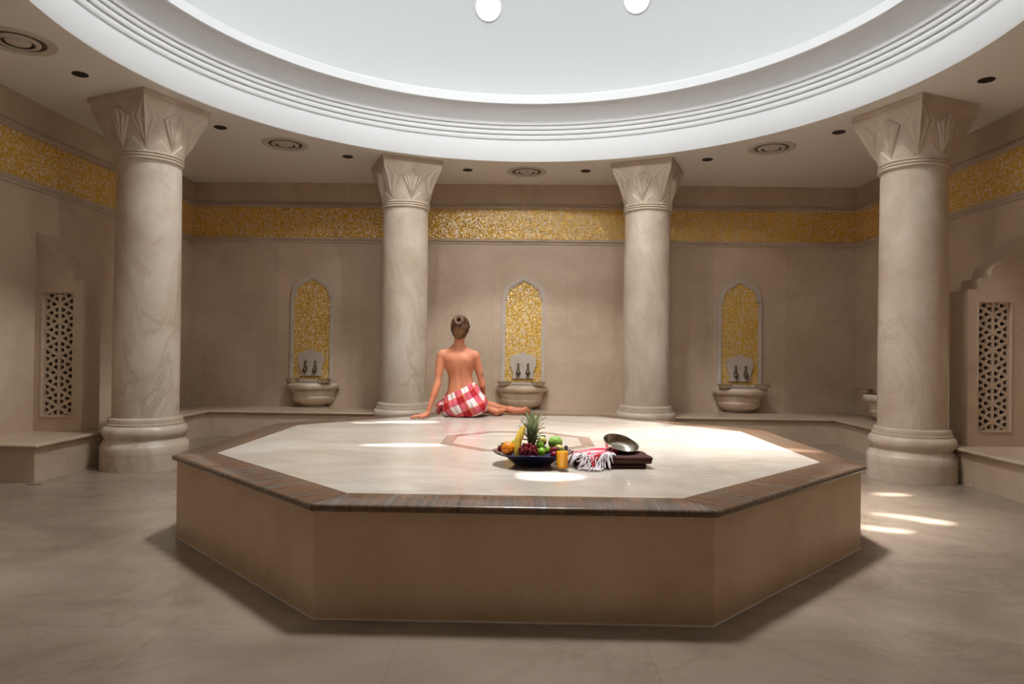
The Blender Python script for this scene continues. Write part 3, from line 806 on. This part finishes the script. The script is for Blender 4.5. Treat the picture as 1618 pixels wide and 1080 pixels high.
# ================================================================== CEILING FITTINGS
dl_lab = ['small dark ceiling downlight left of the near left column', 'small dark ceiling downlight just right of the near left column', 'small dark ceiling downlight left of the rear left capital', 'small dark ceiling downlight just right of the rear left capital',
          'small dark ceiling downlight just left of the rear right capital', 'small dark ceiling downlight right of the rear right capital', 'small dark ceiling downlight just left of the near right column', 'small dark ceiling downlight right of the near right column']
ring_me = MB().lathe([(.058, .0), (.058, -.006), (.052, -.008), (.046, -.004), (.044, 0)], 32).mesh('trim_ring', 'dark_metal', True)
lens_me = MB().lathe([(0, -.001), (.03, -.0015), (.046, -.003)], 32).mesh('lens', 'lamp_dark', True)
for i, lab in enumerate(dl_lab):
    a = math.radians(168.75 - 22.5 * i); r = 3.555
    t = thing('downlight', lab, 'light', (CX + r * math.cos(a), r * math.sin(a), CEIL), 0, 'recessed downlights in the flat ceiling')
    link('trim_ring', ring_me, t); link('lens', lens_me, t)
def vring(r0, r1, z0, z1): return MB().lathe([(r1, 0), (r1, -.004), (r1 - .006, -.008), (r0 + .006, z1), (r0, z0)], 48)
v_flange = MB().lathe([(.235, 0), (.235, -.004), (.225, -.010), (.175, -.006), (.168, 0.0)], 56).mesh('flange', 'vent', True)
v_gap = MB().lathe([(0, -.002), (.172, -.002)], 56).mesh('throat_shade', 'vent_dark', False)  # flat disc, the shade of a recessed throat put into its colour
v_mid = MB().lathe([(.138, -.003), (.132, -.012), (.112, -.020), (.100, -.012)], 56).mesh('cone', 'vent', True)
v_in = MB().lathe([(.080, -.004), (.072, -.014), (.045, -.024), (0, -.028)], 56).mesh('cone', 'vent', True)
for az, lab in ((178, 'round ceiling air vent at the far left corner of the ceiling'), (135, 'round ceiling air vent between the two left columns'), (90, 'round ceiling air vent above the middle fountain'), (45, 'round ceiling air vent between the two right columns')):
    a = math.radians(az); r = 3.555
    t = thing('air_vent', lab, 'vent', (CX + r * math.cos(a), r * math.sin(a), CEIL), 0, 'round air vents in the flat ceiling')
    link('flange', v_flange, t); link('throat_shade', v_gap, t); link('cone', v_mid, t); link('cone', v_in, t)

for x, y, w, lab in ((-3.64, .545, .11, 'thin dark drain slot in the floor at the left bench corner'), (-3.83, .265, .16, 'thin dark drain slot at the left edge of the floor'), (3.72, .345, .16, 'thin dark drain slot in the floor by the right bench')):
    d = MB(); d.box(-w / 2, w / 2, -.008, .008, 0, .002)
    tag(d.build('drain_slot', 'dark_metal', None, False, loc=(x, y, 0)), lab, 'drain', 'floor drain slots', 'thing')

# ================================================================== WOMAN
PX, PY = -.487, 1.55
woman = thing('person', 'seated woman seen from behind, hair pinned up, red checked wrap, leaning on left hand', 'person', (PX, PY, H))
def groove(dx, dy, z):
    back = np.clip(-dy / 0.06, 0, 1)
    g = 0.004 * np.exp(-(dx / 0.018) ** 2) * np.clip((z - .14) / .08, 0, 1) * np.clip((.60 - z) / .08, 0, 1)
    sc = -0.007 * (np.exp(-((dx - .075) / .035) ** 2) + np.exp(-((dx + .075) / .035) ** 2)) * np.exp(-((z - .50) / .055) ** 2)
    mus = -0.003 * (np.exp(-((dx - .035) / .018) ** 2) + np.exp(-((dx + .035) / .018) ** 2)) * np.exp(-((z - .34) / .10) ** 2)
    return back * (g + sc + mus)
TORSO = [(.03, .005, .0, .13, .11), (.08, .005, .0, .165, .125), (.13, .003, .0, .170, .128), (.19, -.005, .0, .155, .115), (.25, -.02, .005, .130, .098), (.30, -.032, .01, .112, .086), (.345, -.041, .012, .106, .081),
         (.40, -.048, .015, .115, .088), (.45, -.055, .018, .146, .098), (.50, -.060, .018, .161, .098), (.535, -.063, .016, .156, .086), (.565, -.062, .014, .120, .066), (.595, -.061, .014, .072, .054), (.63, -.06, .016, .050, .046)]
def finger_chain(S, a, b, c, r, k=.004):
    S.cap(a, b, r, r * .93, k); S.cap(b, c, r * .93, r * .8, k)
def body():
    S = SDF((-.50, -.36, -.02), (.68, .52, .94), .0052)
    S.loft(TORSO, .02, groove)
    for s_ in (-1, 1): S.ell((.005 + s_ * .078, -.035, .085), (.09, .095, .085), .03)
    # bust, simple and seen only from the far side
    for s_ in (-1, 1): S.ell((-.055 + s_ * .062, .10, .455), (.05, .038, .048), .03)
    # neck and head, facing away
    S.cap((-.06, .015, .57), (-.055, .03, .72), .047, .044, .03)
    S.cap((-.06, .01, .615), (-.195, .01, .555), .026, .032, .035); S.cap((-.06, .01, .615), (.072, .015, .553), .026, .032, .035)
    S.ell((-.053, .05, .795), (.072, .092, .098), .02)
    S.ell((-.053, .085, .735), (.054, .062, .058), .03)
    S.ell((-.053, .125, .700), (.024, .022, .018), .02)                      # chin
    S.cap((-.053, .138, .795), (-.053, .158, .765), .009, .013, .008)       # nose
    S.ell((-.053, .146, .732), (.024, .010, .010), .006)                      # lips
    for s_ in (-1, 1):
        S.ell((-.053 + s_ * .030, .128, .800), (.016, .012, .010), .004)      # lids
        S.cap((-.053 + s_ * .018, .137, .818), (-.053 + s_ * .046, .124, .816), .006, .005, .008)
        S.ell((-.053 + s_ * .074, .045, .778), (.009, .020, .031), .006)      # ears
    # left arm propped on the platform
    sh, el, wr = (-.218, .008, .530), (-.236, -.070, .285), (-.300, -.185, .058)
    S.ell((-.210, .01, .537), (.044, .048, .048), .03)
    S.cap(sh, el, .034, .027, .015); S.cap((-.222, -.01, .49), (-.229, -.035, .38), .033, .031, .02)
    S.cap(el, wr, .027, .019, .012); S.cap(el, (-.262, -.115, .20), .028, .027, .02)
    # hand: palm flat, fingers towards the left
    dv = np.array((-.90, -.42, 0)); pv = np.array((-.42, .90, 0))
    W0 = np.array((-.304, -.192, .040))
    K = [W0 + dv * .082 + pv * o + np.array((0, 0, -.022)) for o in (-.029, -.010, .010, .028)]
    for q in K: S.cap(W0 + np.array((0, 0, -.004)), q, .019, .0115, .012)
    for q, L, sp in zip(K, (.058, .068, .064, .050), (-.22, -.06, .08, .24)):
        d = dv + pv * sp; d = d / np.linalg.norm(d)
        m = q + d * L * .52 + np.array((0, 0, .002)); e = q + d * L + np.array((0, 0, -.008))
        finger_chain(S, q, m, e, .0092, .0035)
    th0 = W0 + dv * .018 - pv * .020 + np.array((0, 0, -.014)); th1 = th0 + dv * .028 - pv * .030 + np.array((0, 0, -.006)); th2 = th1 + dv * .030 - pv * .012 + np.array((0, 0, -.006))
    S.cap(W0, th0, .018, .014, .01); finger_chain(S, th0, th1, th2, .0115, .005)
    # right arm, forearm resting forward on the thigh
    sh, el, wr = (.094, .012, .528), (.155, .020, .285), (.150, .235, .205)
    S.ell((.088, .014, .535), (.043, .047, .048), .03)
    S.cap(sh, el, .033, .027, .015); S.cap((.104, .012, .49), (.13, .015, .39), .033, .031, .02)
    S.cap(el, wr, .028, .019, .012)
    W1 = np.array((.148, .245, .200)); dv = np.array((-.35, .93, -.12)); pv = np.array((.93, .35, 0))
    K = [W1 + dv * .08 + pv * o for o in (-.029, -.010, .010, .028)]
    for q in K: S.cap(W1, q, .018, .0115, .012)
    for q, L in zip(K, (.060, .068, .064, .050)):
        m = q + dv * L * .5 + np.array((0, 0, -.008)); e = m + dv * L * .42 + np.array((0, 0, -.026)); finger_chain(S, q, m, e, .0092, .0035)
    q = W1 - pv * .02 + dv * .02; finger_chain(S, q, q + dv * .03 - pv * .028, q + dv * .058 - pv * .034, .0115, .006)
    # legs folded to the right
    S.cap((.085, .02, .095), (-.02, .345, .075), .088, .058, .03); S.cap((-.02, .345, .075), (.245, .095, .044), .054, .031, .02)
    S.cap((.04, .29, .07), (.14, .20, .06), .054, .046, .03)
    S.cap((-.085, .03, .095), (.02, .39, .080), .088, .056, .03); S.cap((.02, .39, .080), (.405, .185, .046), .052, .029, .02)
    S.cap((.11, .345, .072), (.24, .275, .062), .053, .042, .03)
    # feet
    def foot(ank, heel, ball, toe, side):
        ank, heel, ball, toe, side = map(np.array, (ank, heel, ball, toe, side))
        S.cap(ank, heel, .030, .026, .02); S.cap(ank, ball, .027, .022, .02); S.cap(heel, ball, .028, .027, .02)
        S.cap(ball - side * .022, ball + side * .022, .022, .019, .012)
        for i, o in enumerate((-.030, -.014, 0, .013, .025)):
            b = ball + side * o; d = (toe - ball); L = (1.0, .95, .88, .78, .66)[i]
            S.cap(b, b + d * L, .012 if i == 0 else .0085, .010 if i == 0 else .0075, .004)
    foot((.405, .185, .046), (.432, .160, .038), (.545, .170, .040), (.592, .178, .030), (0, -.45, .89))
    foot((.245, .095, .044), (.285, .062, .036), (.325, .150, .034), (.345, .195, .024), (.75, -.30, .55))
    return link('body', S.mesh('body', 'skin', 0.0), woman)
body()

def sarong():
    S = SDF((-.28, -.20, -.015), (.30, .50, .36), .005)
    S.loft(TORSO[:7], .02, None, .016)
    for s_ in (-1, 1): S.ell((.005 + s_ * .078, -.035, .085), (.108, .112, .098), .03)
    S.cap((.085, .02, .095), (-.02, .345, .075), .106, .074, .03); S.cap((-.085, .03, .095), (.02, .39, .080), .106, .072, .03)
    S.cap((.04, .02, .12), (.115, .06, .12), .085, .075, .05)
    S.cap((.02, .385, .08), (.12, .33, .07), .068, .062, .03); S.cap((-.02, .345, .075), (.10, .24, .065), .068, .062, .03)
    S.ell((-.125, .0, .05), (.075, .10, .055), .03); S.ell((.03, -.03, .05), (.15, .10, .052), .03)
    x = S.ax[0][:, None, None]; y = S.ax[1][None, :, None]; z = S.ax[2][None, None, :]
    a = np.arctan2(x, .06 - y)
    S.F += (.0028 * np.sin(26 * a + 60 * z) + .0022 * np.sin(9 * a - 45 * z + 1.0) + .0012 * np.sin(70 * z - 30 * a)).astype(np.float32)
    # waist edge runs up to the right, hem rises to the right
    fx = np.clip((.10 - y) / .1, 0, 1)
    S.F = np.maximum(S.F, (z - (.262 + .50 * np.clip(x, -.17, .085) * fx)) * .9)
    S.F = np.maximum(S.F, ((.34 * np.clip(x - .055, 0, 1)) - z) * .9)
    S.F = np.maximum(S.F, x - .205)
    w = link('checked_wrap', S.mesh('checked_wrap', 'plaid', 0.001), woman, label='red and white checked cotton wrap')
    # loose tail of the wrap beside the left hip
    mb = MB(); n, m = 16, 12; vs = []; fs = []
    for j in range(m + 1):
        v = j / m
        for i in range(n + 1):
            u = i / n
            px = -.140 - .100 * u - .012 * math.sin(v * 9 + u * 2); py = -.075 + .085 * v + .03 * math.sin(u * 5)
            pz = .165 - .05 * u - .085 * v * (1 - .4 * u) + .012 * math.sin(v * 12 + u * 4) - .05 * u * v
            vs.append((px, py, max(.004, pz)))
    for j in range(m):
        for i in range(n): fs.append((j * (n + 1) + i, j * (n + 1) + i + 1, (j + 1) * (n + 1) + i + 1, (j + 1) * (n + 1) + i))
    vs2 = [(a - .004, b + .002, c - .004) for a, b, c in vs]; k = len(vs)
    mb.add(vs + vs2, fs + [tuple(q + k for q in f[::-1]) for f in fs])
    mb.build('wrap_tail', 'plaid', woman, True)
sarong()

def hair():
    S = SDF((-.19, -.16, .66), (.08, .20, .94), .004)
    S.ell((-.053, .035, .812), (.084, .100, .096), .02)
    S.ell((-.052, -.01, .765), (.072, .062, .075), .03)
    S.cap((-.058, -.015, .735), (-.06, -.012, .712), .042, .030, .02)
    x = S.ax[0][:, None, None]; y = S.ax[1][None, :, None]; z = S.ax[2][None, None, :]
    face = np.maximum(.075 - y, np.maximum(z - .842, .6 - z))        # leave the face free
    S.F = np.maximum(S.F, -face)
    # twist at the back, coil on the crown
    for k in range(12):
        a0, a1 = 2 * PI * k / 12, 2 * PI * (k + 1) / 12
        S.cap((-.056 + .034 * math.cos(a0), -.072 + .012 * math.sin(a0), .848 + .030 * math.sin(a0)), (-.056 + .034 * math.cos(a1), -.072 + .012 * math.sin(a1), .848 + .030 * math.sin(a1)), .019, .0205, .005)
    S.ell((-.030, -.060, .790), (.048, .036, .046), .012)
    S.ell((-.085, -.050, .790), (.040, .036, .050), .012)
    S.ell((-.055, -.012, .882), (.050, .040, .022), .012)
    S.cap((-.02, -.045, .872), (.020, -.02, .80), .020, .022, .012)
    S.cap((.012, -.035, .80), (-.005, -.052, .745), .020, .014, .012)
    S.cap((-.095, -.03, .74), (-.03, -.045, .745), .020, .020, .012)
    S.F += (.0012 * np.sin(190 * x + 70 * z + 3 * np.sin(22 * z))).astype(np.float32)
    h = link('hair', S.mesh('hair', 'hair'), woman, label='brown hair pinned up in a twist')
hair()

# ================================================================== FRUIT BOWL
BX, BYY = .087, -.925
def fruit_bowl():
    prof = [(0, .004), (.085, .004), (.088, .0), (.094, .0), (.098, .006), (.118, .026), (.142, .050), (.165, .066), (.192, .078), (.206, .084), (.209, .088), (.205, .091), (.19, .085), (.162, .073), (.138, .056), (.114, .032), (.094, .014), (0, .012)]
    n = 64; vs, fs = [], []
    prof = [(r, z * .78) for r, z in prof]
    for r, z in prof:
        for i in range(n):
            a = 2 * PI * i / n; k = max(0, (r - .10) / .11)
            # the lip is drawn out into four soft points
            e = 1 + .02 * k * abs(math.cos(2 * a)) ** 2 * (1 if True else 0)
            vs.append((r * e * math.cos(a), r * e * .92 * math.sin(a), z + .006 * k * k * math.cos(4 * a)))
    for j in range(len(prof) - 1):
        for i in range(n): fs.append((j * n + i, j * n + (i + 1) % n, (j + 1) * n + (i + 1) % n, (j + 1) * n + i))
    o = MB().add(vs, fs).build('fruit_bowl', 'blue', None, True, loc=(BX, BYY, H))
    return tag(o, 'dark blue glazed fruit bowl on the platform', 'bowl', None, 'thing')
fruit_bowl()
def at(o, x, y, z): o.location = (x, y, H + z); return o
def F(name, label, cat, x, y, z, group=None):
    return thing(name, label, cat, (x, y, H + z), 0, group)
# orange
t = F('orange', 'bright round orange at the left of the blue bowl', 'fruit', -.042, -1.015, .096)
MB().ball((0, 0, 0), .036, 28, 18).build('peel', 'orange', t, True)
MB().lathe([(0, .0365), (.004, .0362), (.006, .034)], 10).build('stem_button', 'calyx', t, True)
# banana: leaning up against the crown
pts, rad = [], []
for i in range(15):
    u = i / 14; pts.append((-.0 + .036 * u + .010 * math.sin(PI * u) * -1, -.0 + .06 * u, -.075 + .150 * u + .004 * math.sin(PI * u))); rad.append(.0205 * (max(.0, math.sin(PI * (0.08 + .86 * u))) ** .42))
t = F('banana', 'long yellow banana leaning up beside the pineapple leaves', 'fruit', .003, -1.045, .135)
MB().tube(pts, rad, 7).build('peel', 'banana', t, 'auto')
MB().tube([pts[-1], (.040, .064, .083)], [.007, .0045], 7).build('stem', 'stem', t, True)
# pears, apple, limes, lemon, plums
def pear_shape(p): return 1.0 - .30 * max(0, p[2]) + .04 * p[2]
t = F('pear', 'pale green pear tucked behind the banana', 'fruit', -.006, -.93, .108)
MB().ball((0, 0, 0), (.024, .024, .036), 20, 14, None, pear_shape).build('flesh', 'pear_green', t, True)
MB().tube([(0, 0, .024), (.003, 0, .036)], [.0022, .0016], 6).build('stem', 'stem', t)
t = F('pear', 'yellow and russet pear behind the green limes', 'fruit', .137, -.885, .118)
MB().ball((0, 0, 0), (.026, .026, .034), 20, 14, Matrix.Rotation(.5, 4, 'Y'), pear_shape).build('flesh', 'pear', t, True)
MB().tube([(.010, 0, .020), (.016, 0, .030)], [.0022, .0016], 6).build('stem', 'stem', t)
def apple_shape(p): return 1.0 - .16 * math.exp(-((p[0] ** 2 + p[1] ** 2) / .05)) 
t = F('green_apple', 'large pale green apple at the right of the fruit bowl', 'fruit', .208, -.89, .112)
MB().ball((0, 0, 0), (.039, .039, .037), 28, 18, None, apple_shape).build('flesh', 'apple', t, True)
MB().tube([(0, 0, .028), (.002, 0, .044)], [.002, .0016], 6).build('stem', 'stem', t)
for x, y, z, r, lab in ((.124, -.985, .108, .0235, 'green lime just right of the pineapple leaves'), (.131, -1.045, .084, .0215, 'lower green lime in front, beside the red grapes'), (.163, -1.035, .098, .013, 'tiny green lime between the limes and the dark plums')):
    t = F('lime', lab, 'fruit', x, y, z, 'limes in the bowl')
    MB().ball((0, 0, 0), (r, r, r * 1.06), 20, 14, None, lambda p: 1 + .10 * max(0, abs(p[2]) - .85) * 6).build('peel', 'lime', t, True)
    MB().lathe([(0, r * 1.12), (.003, r * 1.1), (.004, r * 1.04)], 8).build('stem_button', 'stem', t, True)
t = F('lemon', 'pale yellow lemon under the green apple', 'fruit', .226, -.975, .094)
MB().ball((0, 0, 0), (.024, .019, .019), 20, 14, Matrix.Rotation(.3, 4, 'Y')).build('peel', 'lemon', t, True)
MB().ball((.0235, 0, -.007), .005, 8, 6).build('tip', 'lemon', t, True)
for x, y, z, r, lab in ((.170, -1.025, .094, .0185, 'dark red plum left of two side by side under the apple'), (.198, -1.02, .092, .018, 'dark red plum right of two side by side under the apple'), (.193, -1.05, .072, .019, 'lowest dark red plum, near the juice glass'), (.158, -.985, .082, .018, 'half hidden dark red plum deep among the limes')):
    t = F('plum', lab, 'fruit', x, y, z, 'plums in the bowl')
    MB().ball((0, 0, 0), (r, r, r * .97), 18, 12).build('flesh', 'plum', t, True)
    MB().tube([(0, 0, r * .9), (.001, 0, r * 1.3)], [.0012, .001], 5).build('stem', 'stem', t)
t = F('black_grape', 'single dark grape at the right edge of the blue bowl', 'fruit', .262, -.945, .094)
MB().ball((0, 0, 0), (.0115, .0115, .0125), 14, 10).build('flesh', 'black_grape', t, True)
MB().tube([(0, 0, .0115), (.001, .001, .017)], [.001, .0008], 5).build('stem', 'stem', t)
for x, y, z, lab in ((-.085, -.96, .083, 'dark red strawberry at the left edge of the blue bowl'), (-.070, -.935, .092, 'strawberry behind the orange with only its leaves showing')):
    t = F('strawberry', lab, 'fruit', x, y, z, 'strawberries in the bowl')
    MB().ball((0, 0, 0), (.015, .015, .018), 16, 12, None, lambda p: 1 + .22 * p[2]).build('flesh', 'strawberry', t, True)
    m = MB()
    for k in range(6):
        a = k * PI / 3; m.tube([(0, 0, .018), (.009 * math.cos(a), .009 * math.sin(a), .0215), (.016 * math.cos(a), .016 * math.sin(a), .019)], [.003, .0035, .0006], 5, None, .35)
    m.build('calyx', 'calyx', t, True)
# pineapple: body sunk in the fruit, tall crown
t = F('pineapple', 'pineapple in the fruit bowl with tall grey green spiky crown', 'fruit', .082, -.945, .06)
MB().ball((0, 0, .0), (.046, .046, .052), 28, 18, None, lambda p: 1 + .02 * math.cos(10 * math.atan2(p[1], p[0]) + 14 * p[2])).build('rind', 'pine', t, True)
rnd = random.Random(11)
for k in range(46):
    u = k / 45; a = k * 2.39996; z0 = .046 + .050 * u; L = (.042 + .098 * min(1, u * 1.6)) * rnd.uniform(.86, 1.1); lean = (.98 - .86 * u ** .75) * rnd.uniform(.8, 1.15)
    ca, sa = math.cos(a), math.sin(a); n = 7; vs, fs = [], []
    for i in range(n + 1):
        s_ = i / n; th = lean * (.55 + .75 * s_ * s_) ; 
        rr = .010 + L * math.sin(min(1.5, th)) * s_; zz = z0 + L * math.cos(min(1.5, th)) * s_
        w = .0150 * (1 - s_ ** 1.6) * (1 if s_ > .05 else .9) + .0004
        for q, dz in ((-1, .0025), (0, -.001), (1, .0025)):
            vs.append((rr * ca - q * w * sa, rr * sa + q * w * ca, zz + dz))
    for i in range(n):
        for q in (0, 1): fs.append((i * 3 + q, i * 3 + q + 1, (i + 1) * 3 + q + 1, (i + 1) * 3 + q))
    vs2 = [(x * .985, y * .985, z - .0016) for x, y, z in vs]; kk = len(vs)
    MB().add(vs + vs2, fs + [tuple(i + kk for i in f[::-1]) for f in fs]).build('crown_leaf', 'leaf', t, True)
# red grapes
t = F('grape_bunch', 'bunch of glossy dark red grapes at the front of the bowl', 'fruit', .062, -1.035, .085)
gm = MB().ball((0, 0, 0), (.0105, .0105, .0112), 14, 10).mesh('grape', 'grape', True)
rnd = random.Random(5); placed = []
tries = 0
while len(placed) < 46 and tries < 9000:
    tries += 1
    p = Vector((rnd.uniform(-.048, .052), rnd.uniform(-.035, .055), rnd.uniform(-.02, .034)))
    if (p.x / .052) ** 2 + ((p.y - .01) / .05) ** 2 + (p.z / .036) ** 2 > 1: continue
    if all((p - q).length > .0165 for q in placed): placed.append(p)
for p in placed: link('grape', gm, t, p)
m = MB(); m.tube([(-.02, .02, -.01), (0, .015, .02), (.02, .02, .042), (.024, .024, .055)], [.002, .002, .0018, .0018], 6)
for p in placed[::3]: m.tube([(0, .015, .01), p], [.0012, .0008], 4)
m.build('stem', 'stem', t)

# ================================================================== JUICE GLASS
t = thing('juice_glass', 'glass tumbler of orange juice in front of the fruit bowl', 'glass', (.234, -1.095, H))
MB().lathe([(0, .0), (.029, .0), (.030, .002), (.0312, .06), (.0322, .122), (.0316, .1225), (.0306, .122), (.0298, .06), (.0285, .009), (0, .008)], 48).build('tumbler', 'glass', t, True)
MB().lathe([(0, .0135), (.0275, .014), (.0288, .06), (.0296, .096), (.0290, .0965), (0, .0965)], 48).build('juice', 'juice', t, 'auto', label='orange juice')

# ================================================================== TOWELS
TW = (.497, -.905, H)      # centre of the folded brown towel
def rbox(S, c, hs, r, k):
    c = np.array(c); hs = np.array(hs)
    sl, x, y, z = S.region(c - hs - .05, c + hs + .05)
    qx, qy, qz = np.abs(x - c[0]) - hs[0] + r, np.abs(y - c[1]) - hs[1] + r, np.abs(z - c[2]) - hs[2] + r
    f = np.sqrt(np.maximum(qx, 0) ** 2 + np.maximum(qy, 0) ** 2 + np.maximum(qz, 0) ** 2) + np.minimum(np.maximum(np.maximum(qx, qy), qz), 0) - r
    S.put(sl, f, k)
def brown():
    S = SDF((-.24, -.16, -.01), (.24, .17, .09), .0035)
    rbox(S, (-.01, 0, .0095), (.182, .122, .0105), .010, 0)
    rbox(S, (-.008, .004, .0245), (.176, .112, .0075), .0074, .0006)
    rbox(S, (.004, -.003, .0365), (.194, .123, .0085), .0084, .0006); rbox(S, (.006, -.001, .0515), (.197, .121, .0090), .0089, .0006)
    x = S.ax[0][:, None, None]; y = S.ax[1][None, :, None]; z = S.ax[2][None, None, :]
    S.F += (.0016 * np.sin(28 * x + 11 * y) + .0012 * np.sin(47 * y - 19 * x)).astype(np.float32) * np.clip(z / .03, 0, 1)
    o = link('brown_towel', S.mesh('brown_towel', 'brown_towel', 0.0005), None, TW); o.rotation_euler = (0, 0, .06)
    return tag(o, 'folded dark brown towel on the platform right of the juice', 'towel', None, 'thing')
brown()
def hgt(x, y):
    """height of what lies under the red cloth"""
    c, s_ = math.cos(-.06), math.sin(-.06); dx, dy = x - TW[0], y - TW[1]; u, v = c * dx - s_ * dy, s_ * dx + c * dy
    d = max(abs(u - .004) - .196, abs(v + .004) - .125)
    k = max(0, min(1, 1 - (d + .012) / .055)); k = k * k * (3 - 2 * k)
    return .004 + .061 * k
def red():
    A = Vector((.525, -.835)); B = Vector((.340, -1.0)); n, m = 40, 24; d = (B - A).normalized(); pn = Vector((d.y, -d.x))
    if pn.y < 0: pn = -pn
    vs, uv, fs = [], [], []
    for i in range(n + 1):
        u = i / n; p = A + (B - A) * u
        for j in range(m + 1):
            v = j / m; w = .075 + .022 * u
            q = p + pn * (w * (1 - 2 * v)) + d * (.012 * math.sin(v * 7 + 1) * u)
            z = hgt(q.x, q.y) + .006 + .004 * math.sin(v * 19 + u * 3) * (.3 + u) + .003 * math.sin(v * 9 + u * 8)
            vs.append((q.x, q.y, max(.003, z))); uv.append((v, u))
    for i in range(n):
        for j in range(m): fs.append((i * (m + 1) + j, i * (m + 1) + j + 1, (i + 1) * (m + 1) + j + 1, (i + 1) * (m + 1) + j))
    k = len(vs); V = vs + [(a, b, c - .0025) for a, b, c in vs]; Fc = fs + [tuple(q + k for q in f[::-1]) for f in fs]
    edge = [j for j in range(m + 1)] 
    me = bpy.data.meshes.new('fringed_cloth'); me.from_pydata(V, [], Fc)
    L = me.uv_layers.new(name='UVMap'); uvs = uv + uv
    for lp in me.loops: L.data[lp.index].uv = uvs[lp.vertex_index]
    me.polygons.foreach_set('use_smooth', [True] * len(me.polygons)); me.materials.append(M['stripe'])
    o = link('fringed_cloth', me, None, (0, 0, H))
    tag(o, 'red and white striped cloth with white fringe draped over the brown towel', 'towel', None, 'thing')
    mb = MB(); rnd = random.Random(4)
    ends = [Vector(vs[n * (m + 1) + j]) for j in range(m + 1)]; side = [Vector(vs[i * (m + 1) + m]) for i in range(14, n + 1)]
    inner = [Vector(vs[i * (m + 1) + j]) + Vector((0, 0, .004)) for i in (34,) for j in range(5, m + 1, 3)]
    src = [(p, Vector((d.x, d.y, 0))) for p in ends + ends + inner] + [(p, Vector((-pn.x * .8 + d.x * .7, -pn.y * .8 + d.y * .7, 0))) for p in side]
    for p, dd in src:
        L_ = rnd.uniform(.06, .10); ang = rnd.uniform(-.5, .5)
        dx = Vector((dd.x * math.cos(ang) - dd.y * math.sin(ang), dd.x * math.sin(ang) + dd.y * math.cos(ang), 0)).normalized()
        pts = []
        for q in range(7):
            s_ = q / 6; r = p + dx * L_ * s_ * .8 + Vector((rnd.uniform(-.004, .004), rnd.uniform(-.004, .004), 0))
            z = hgt(r.x, r.y) + .004 + rnd.uniform(0, .005); z = p.z * (1 - s_) + z * s_ if s_ < .4 else z
            pts.append((r.x, r.y, max(.004, z)))
        mb.tube(pts, [.0026, .003, .0032, .003, .0032, .0036, .002], 6)
    mb.build('fringe', 'fringe', o, True, label='white twisted fringe')
red()
# tilted metal bowl on the towel
o = thing('metal_bowl', 'large polished metal bowl tilted on top of the brown towel', 'bowl', (.557, -.835, H + .068), 0)
nrm = Vector((.20, -.36, 1)).normalized(); o.rotation_mode = 'QUATERNION'; o.rotation_quaternion = nrm.to_track_quat('Z', 'Y')
MB().lathe([(0, .0), (.058, .0), (.070, .004), (.084, .018), (.094, .042), (.098, .048), (.0985, .0505), (.096, .051), (.0925, .044), (.0825, .020), (.069, .0065), (.056, .003), (0, .003)], 56).build('shell', 'nickel', o, True)
MB().lathe([(0, .0034), (.05, .0034), (.053, .0030)], 40).build('inner_base', plain('bright_metal', lin(214, 212, 208), 0.14, 1.0), o, True)

# ================================================================== LIGHT
def aim(o, d): o.rotation_mode = 'QUATERNION'; o.rotation_quaternion = Vector(d).to_track_quat('-Z', 'Y')
sun = bpy.data.lights.new('sun', 'SUN'); sun.energy = 15; sun.angle = math.radians(0.9); sun.color = (1, 1, .985)
so = bpy.data.objects.new('sun', sun); COL.objects.link(so); aim(so, SUN); so.location = (-3, -1, 10)
# daylight through the glazed eye: a soft general fall, and the diffused sun that slants with the sunlight
def disk_lamp(name, size, energy, spread, col, loc, d):
    l = bpy.data.lights.new(name, 'AREA'); l.shape = 'DISK'; l.size = size; l.energy = energy; l.spread = math.radians(spread); l.color = col
    o = bpy.data.objects.new(name, l); COL.objects.link(o); o.location = loc; aim(o, d)
disk_lamp('skylight_fall', .9, 30, 46, (.97, .99, 1), (CX, 0, 7.08), (0, .02, -1))
disk_lamp('diffused_sun', .9, 32, 23, (1, .99, .97), (CX, 0, 7.08), SUN)

# unseen fill lamps added high in the near dome, brightening back wall and columns
for az in (-112.5, -90, -67.5):
    a = math.radians(az); p = (CX + 3.0 * math.cos(a), 3.0 * math.sin(a), 4.87)
    disk_lamp('dome_fill_lamp', .27, 2.3, 46, (1, .975, .94), p, Vector((0.0, 4.2, 1.45)) - Vector(p))
for az, tx in ((-45, -2.9), (-135, 2.9)):
    a = math.radians(az); p = (CX + 3.0 * math.cos(a), 3.0 * math.sin(a), 4.87)
    disk_lamp('dome_fill_lamp', .27, 3.0, 52, (1, .975, .94), p, Vector((tx, 3.6, 1.4)) - Vector(p))
w = bpy.data.worlds.new('sky'); SC.world = w; w.use_nodes = True
bg = w.node_tree.nodes['Background']; bg.inputs[0].default_value = (.8, .9, 1, 1); bg.inputs[1].default_value = 1.0

# ================================================================== CAMERA
cam = bpy.data.cameras.new('camera'); cam.sensor_width = 36; cam.lens = 1087.1 * 36 / 1618; cam.clip_start = .05
co = bpy.data.objects.new('camera', cam); COL.objects.link(co)
yaw, pitch, roll = -.0160, .0079, .0126
fwd = Vector((math.sin(yaw) * math.cos(pitch), math.cos(yaw) * math.cos(pitch), math.sin(pitch)))
r0 = Vector((math.cos(yaw), -math.sin(yaw), 0)); u0 = r0.cross(fwd)
r = r0 * math.cos(roll) + u0 * math.sin(roll); u = -r0 * math.sin(roll) + u0 * math.cos(roll)
mw = Matrix((r, u, -fwd)).transposed().to_4x4(); mw.translation = Vector((.0279, -4.5868, 1.0773)); co.matrix_world = mw
SC.camera = co
vs_ = SC.view_settings; vs_.view_transform = 'Standard'; vs_.look = 'None'; vs_.gamma = 1; vs_.exposure = 0.36; vs_.use_curve_mapping = False
